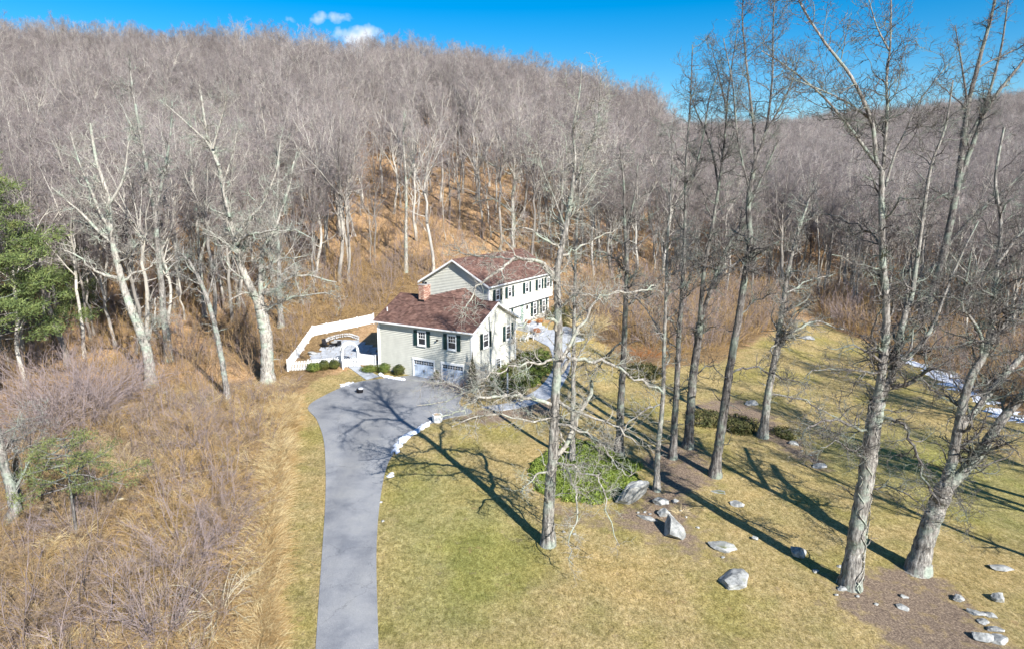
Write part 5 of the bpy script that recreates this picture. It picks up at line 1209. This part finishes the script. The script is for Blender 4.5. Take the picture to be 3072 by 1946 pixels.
# fallen wood
def fallen(label, pts, r, mat='log'):
    P = [at(*p) + Vector((0, 0, r + .03 + .12 * (i % 2))) for i, p in enumerate(pts)]; m = MB(); m.tube([p - P[0] for p in P], [r * (1 - .5 * i / len(P)) for i in range(len(P))], 7); o = m.build('fallen_branch', M[mat], None, True, P[0]); tag(o, label, 'branch')
fallen('orange brown split log lying below the thin leaning tree', [(516, 1028), (524, 1010), (531, 996)], .14)
fallen('pale straight fallen branch in the brush left of centre', [(252, 1188), (285, 1180), (322, 1176)], .11, 'pale_stem')
fallen('long thin curved branch fallen across the brush', [(323, 1160), (380, 1135), (440, 1115), (500, 1108)], .06, 'pale_stem')
fallen('pale stick on the ground at the bottom of the brush', [(425, 1520), (460, 1500), (500, 1490)], .07, 'pale_stem')
fallen('crooked branch by the leaning pale tree foot', [(405, 960), (418, 935), (440, 940)], .07, 'bark_pale')
fallen('dead branch poking up beside the split log', [(560, 985), (600, 970), (640, 958)], .06, 'pale_stem')
fallen('pale log lying on the slope behind the fence', [(735, 690), (760, 680), (790, 678)], .1, 'bark_pale')

# ground cover and scattered stuff
def in_px(poly, n, seed):
    P = gpoly(poly); rg = np.random.default_rng(seed); P_ = np.array(P); out = []
    lo, hi = P_.min(0), P_.max(0)
    while len(out) < n:
        q = rg.uniform(lo, hi, (n, 2)); k = in_poly(q[:, 0], q[:, 1], P); out += list(map(tuple, q[k]))
    return np.array(out[:n])
def tuft(seed, n, h, r, mat, spread=.9, arch=.6, rad=.008, twig=0): return sticks('tuft', n, h, r, mat, seed, spread, arch, 4, rad, twig, mk=True)
def leafclump(seed, n, r, h, leaf, mat):
    o = leafball('clump', r, h, n, leaf, mat, seed, hollow=.2, shape='dome'); me = o.data; bpy.data.objects.remove(o); return me
def cover(name, poly, n, meshes, seed, label, cat, s=(.7, 1.3), extra=None):
    q = in_px(poly, n, seed); rg = np.random.default_rng(seed + 1)
    if extra is not None: q = q[extra(q)]
    z = H(q[:, 0], q[:, 1])
    rows = [(q[i, 0], q[i, 1], z[i], int(rg.integers(len(meshes))), rg.uniform(0, 6.28), rg.uniform(*s), rg.uniform(-.2, .2), rg.uniform(-.2, .2)) for i in range(len(q))]
    return scat(name, meshes, rows, label, cat)
cov = [leafclump(i, 160, .32, .22, .07, 'cover') for i in (1, 2, 3)]
cover('ground_cover', [(1245, 1100), (1290, 1065), (1360, 1035), (1440, 1065), (1500, 1095), (1490, 1130), (1450, 1160), (1410, 1185), (1330, 1175), (1265, 1155)], 900, cov, 31, 'bright green leafy ground cover patch around the tall tree', 'ground cover')
cov2 = [leafclump(i, 160, .35, .3, .08, 'shrubgreen') for i in (4, 5)] + [leafclump(6, 150, .35, .35, .08, 'rhodo')]
cover('low_evergreens', [(1180, 925), (1150, 895), (1170, 860), (1240, 830), (1285, 830), (1290, 870), (1262, 900), (1215, 932)], 420, cov2, 32, 'low mixed green planting between the garage gable and the walk', 'ground cover', (.8, 1.7))
gt_ = [tuft(i, 44, .75, .3, m_, .9, .8, .0065) for i, m_ in enumerate(('gold', 'gold', 'brown_stem', 'straw', 'gold', 'brown_stem', 'purple_stem'))]
def band(q): return np.ones(len(q), bool)
cover('dry_brush', [(-500, 1900), (-380, 1150), (60, 1000), (300, 930), (480, 900), (640, 905), (700, 890), (700, 930), (665, 990), (640, 1150), (612, 1400), (590, 1700), (580, 1900)], 4300, gt_, 33, 'tangled dry brush and weeds left of the driveway', 'brush', (.6, 1.7))
cover('tall_brush_edge', [(625, 1900), (560, 1900), (585, 1500), (600, 1250), (630, 1050), (650, 960), (690, 930), (700, 950), (672, 1080), (655, 1250), (640, 1500)], 900, gt_[:2] + [gt_[3]], 34, 'golden dry weeds along the edge of the grass strip', 'brush', (.8, 1.7))
sap = [sticks('sapling', 5, 2.4, .35, m_, i, .35, .05, 6, .014, 1.4, mk=True) for i, m_ in enumerate(('brown_stem', 'purple_stem', 'gold'))]
cover('slope_brush', [(620, 900), (560, 760), (500, 640), (640, 600), (1000, 590), (1040, 640), (880, 730), (740, 770), (680, 880)], 900, gt_[:3] + sap, 35, 'golden brown brush covering the slope behind the fence', 'brush', (.7, 1.6))
cover('meadow_brush', [(1345, 770), (1330, 700), (1420, 660), (1700, 680), (1860, 730), (1850, 760), (1700, 820), (1560, 840), (1440, 800)], 2600, gt_[:3] + sap, 36, 'dense tan and reddish brush between the house and the far lawn', 'brush', (.9, 2.2))
cover('right_brush', [(1930, 758), (1900, 700), (2100, 690), (2500, 760), (2600, 1000), (2480, 985), (2300, 925), (2110, 822)], 2600, [gt_[2], gt_[4]] + sap, 37, 'brown brush beyond the snow at the right', 'brush', (.9, 2.2))
cover('left_understory', [(-200, 960), (-200, 600), (300, 640), (560, 640), (620, 880), (480, 905), (300, 930)], 1700, [gt_[2], gt_[4]] + sap, 38, 'thin saplings and leaf litter twigs under the left trees', 'brush', (.8, 1.9))
sap2 = [sticks('sapling', 3, 4.2, .4, m_, 20 + i, .28, .0, 7, .022, 1.6, mk=True) for i, m_ in enumerate(('brown_stem', 'purple_stem', 'purple_stem'))]
cover('thicket', [(-300, 1700), (-300, 1050), (60, 900), (330, 880), (480, 920), (620, 930), (655, 960), (600, 1150), (500, 1300), (540, 1500), (480, 1800)], 330, sap2 + sap, 39, 'thin bare saplings and vines tangled through the brush at left', 'brush', (.6, 1.35))
cover('twig_tangle', [(-300, 1900), (-300, 1050), (60, 930), (330, 900), (480, 940), (620, 950), (640, 1000), (600, 1150), (560, 1300), (560, 1500), (540, 1900)], 230, [sticks('tangle', 40, 2.2, .9, m_, 30 + i, .9, .5, 6, .011, 1.8, mk=True) for i, m_ in enumerate(('brown_stem', 'gold', 'gold', 'purple_stem'))], 40, 'low dense tangle of grey brown twigs at left', 'brush', (.5, 1.1))
# small saplings under the hill forest
rg = np.random.default_rng(5); rows = []
for i in range(5200):
    y = rg.uniform(88, 230); x = rg.uniform(-.8, .8) * y
    if y < edge_y(x / y) + 1: continue
    rows.append((x, y, h1(x, y), int(rg.integers(3)), rg.uniform(0, 6.28), rg.uniform(.9, 2.4), 0, 0))
scat('undergrowth', sap, rows, 'thin leafless saplings under the forest trees', 'brush')
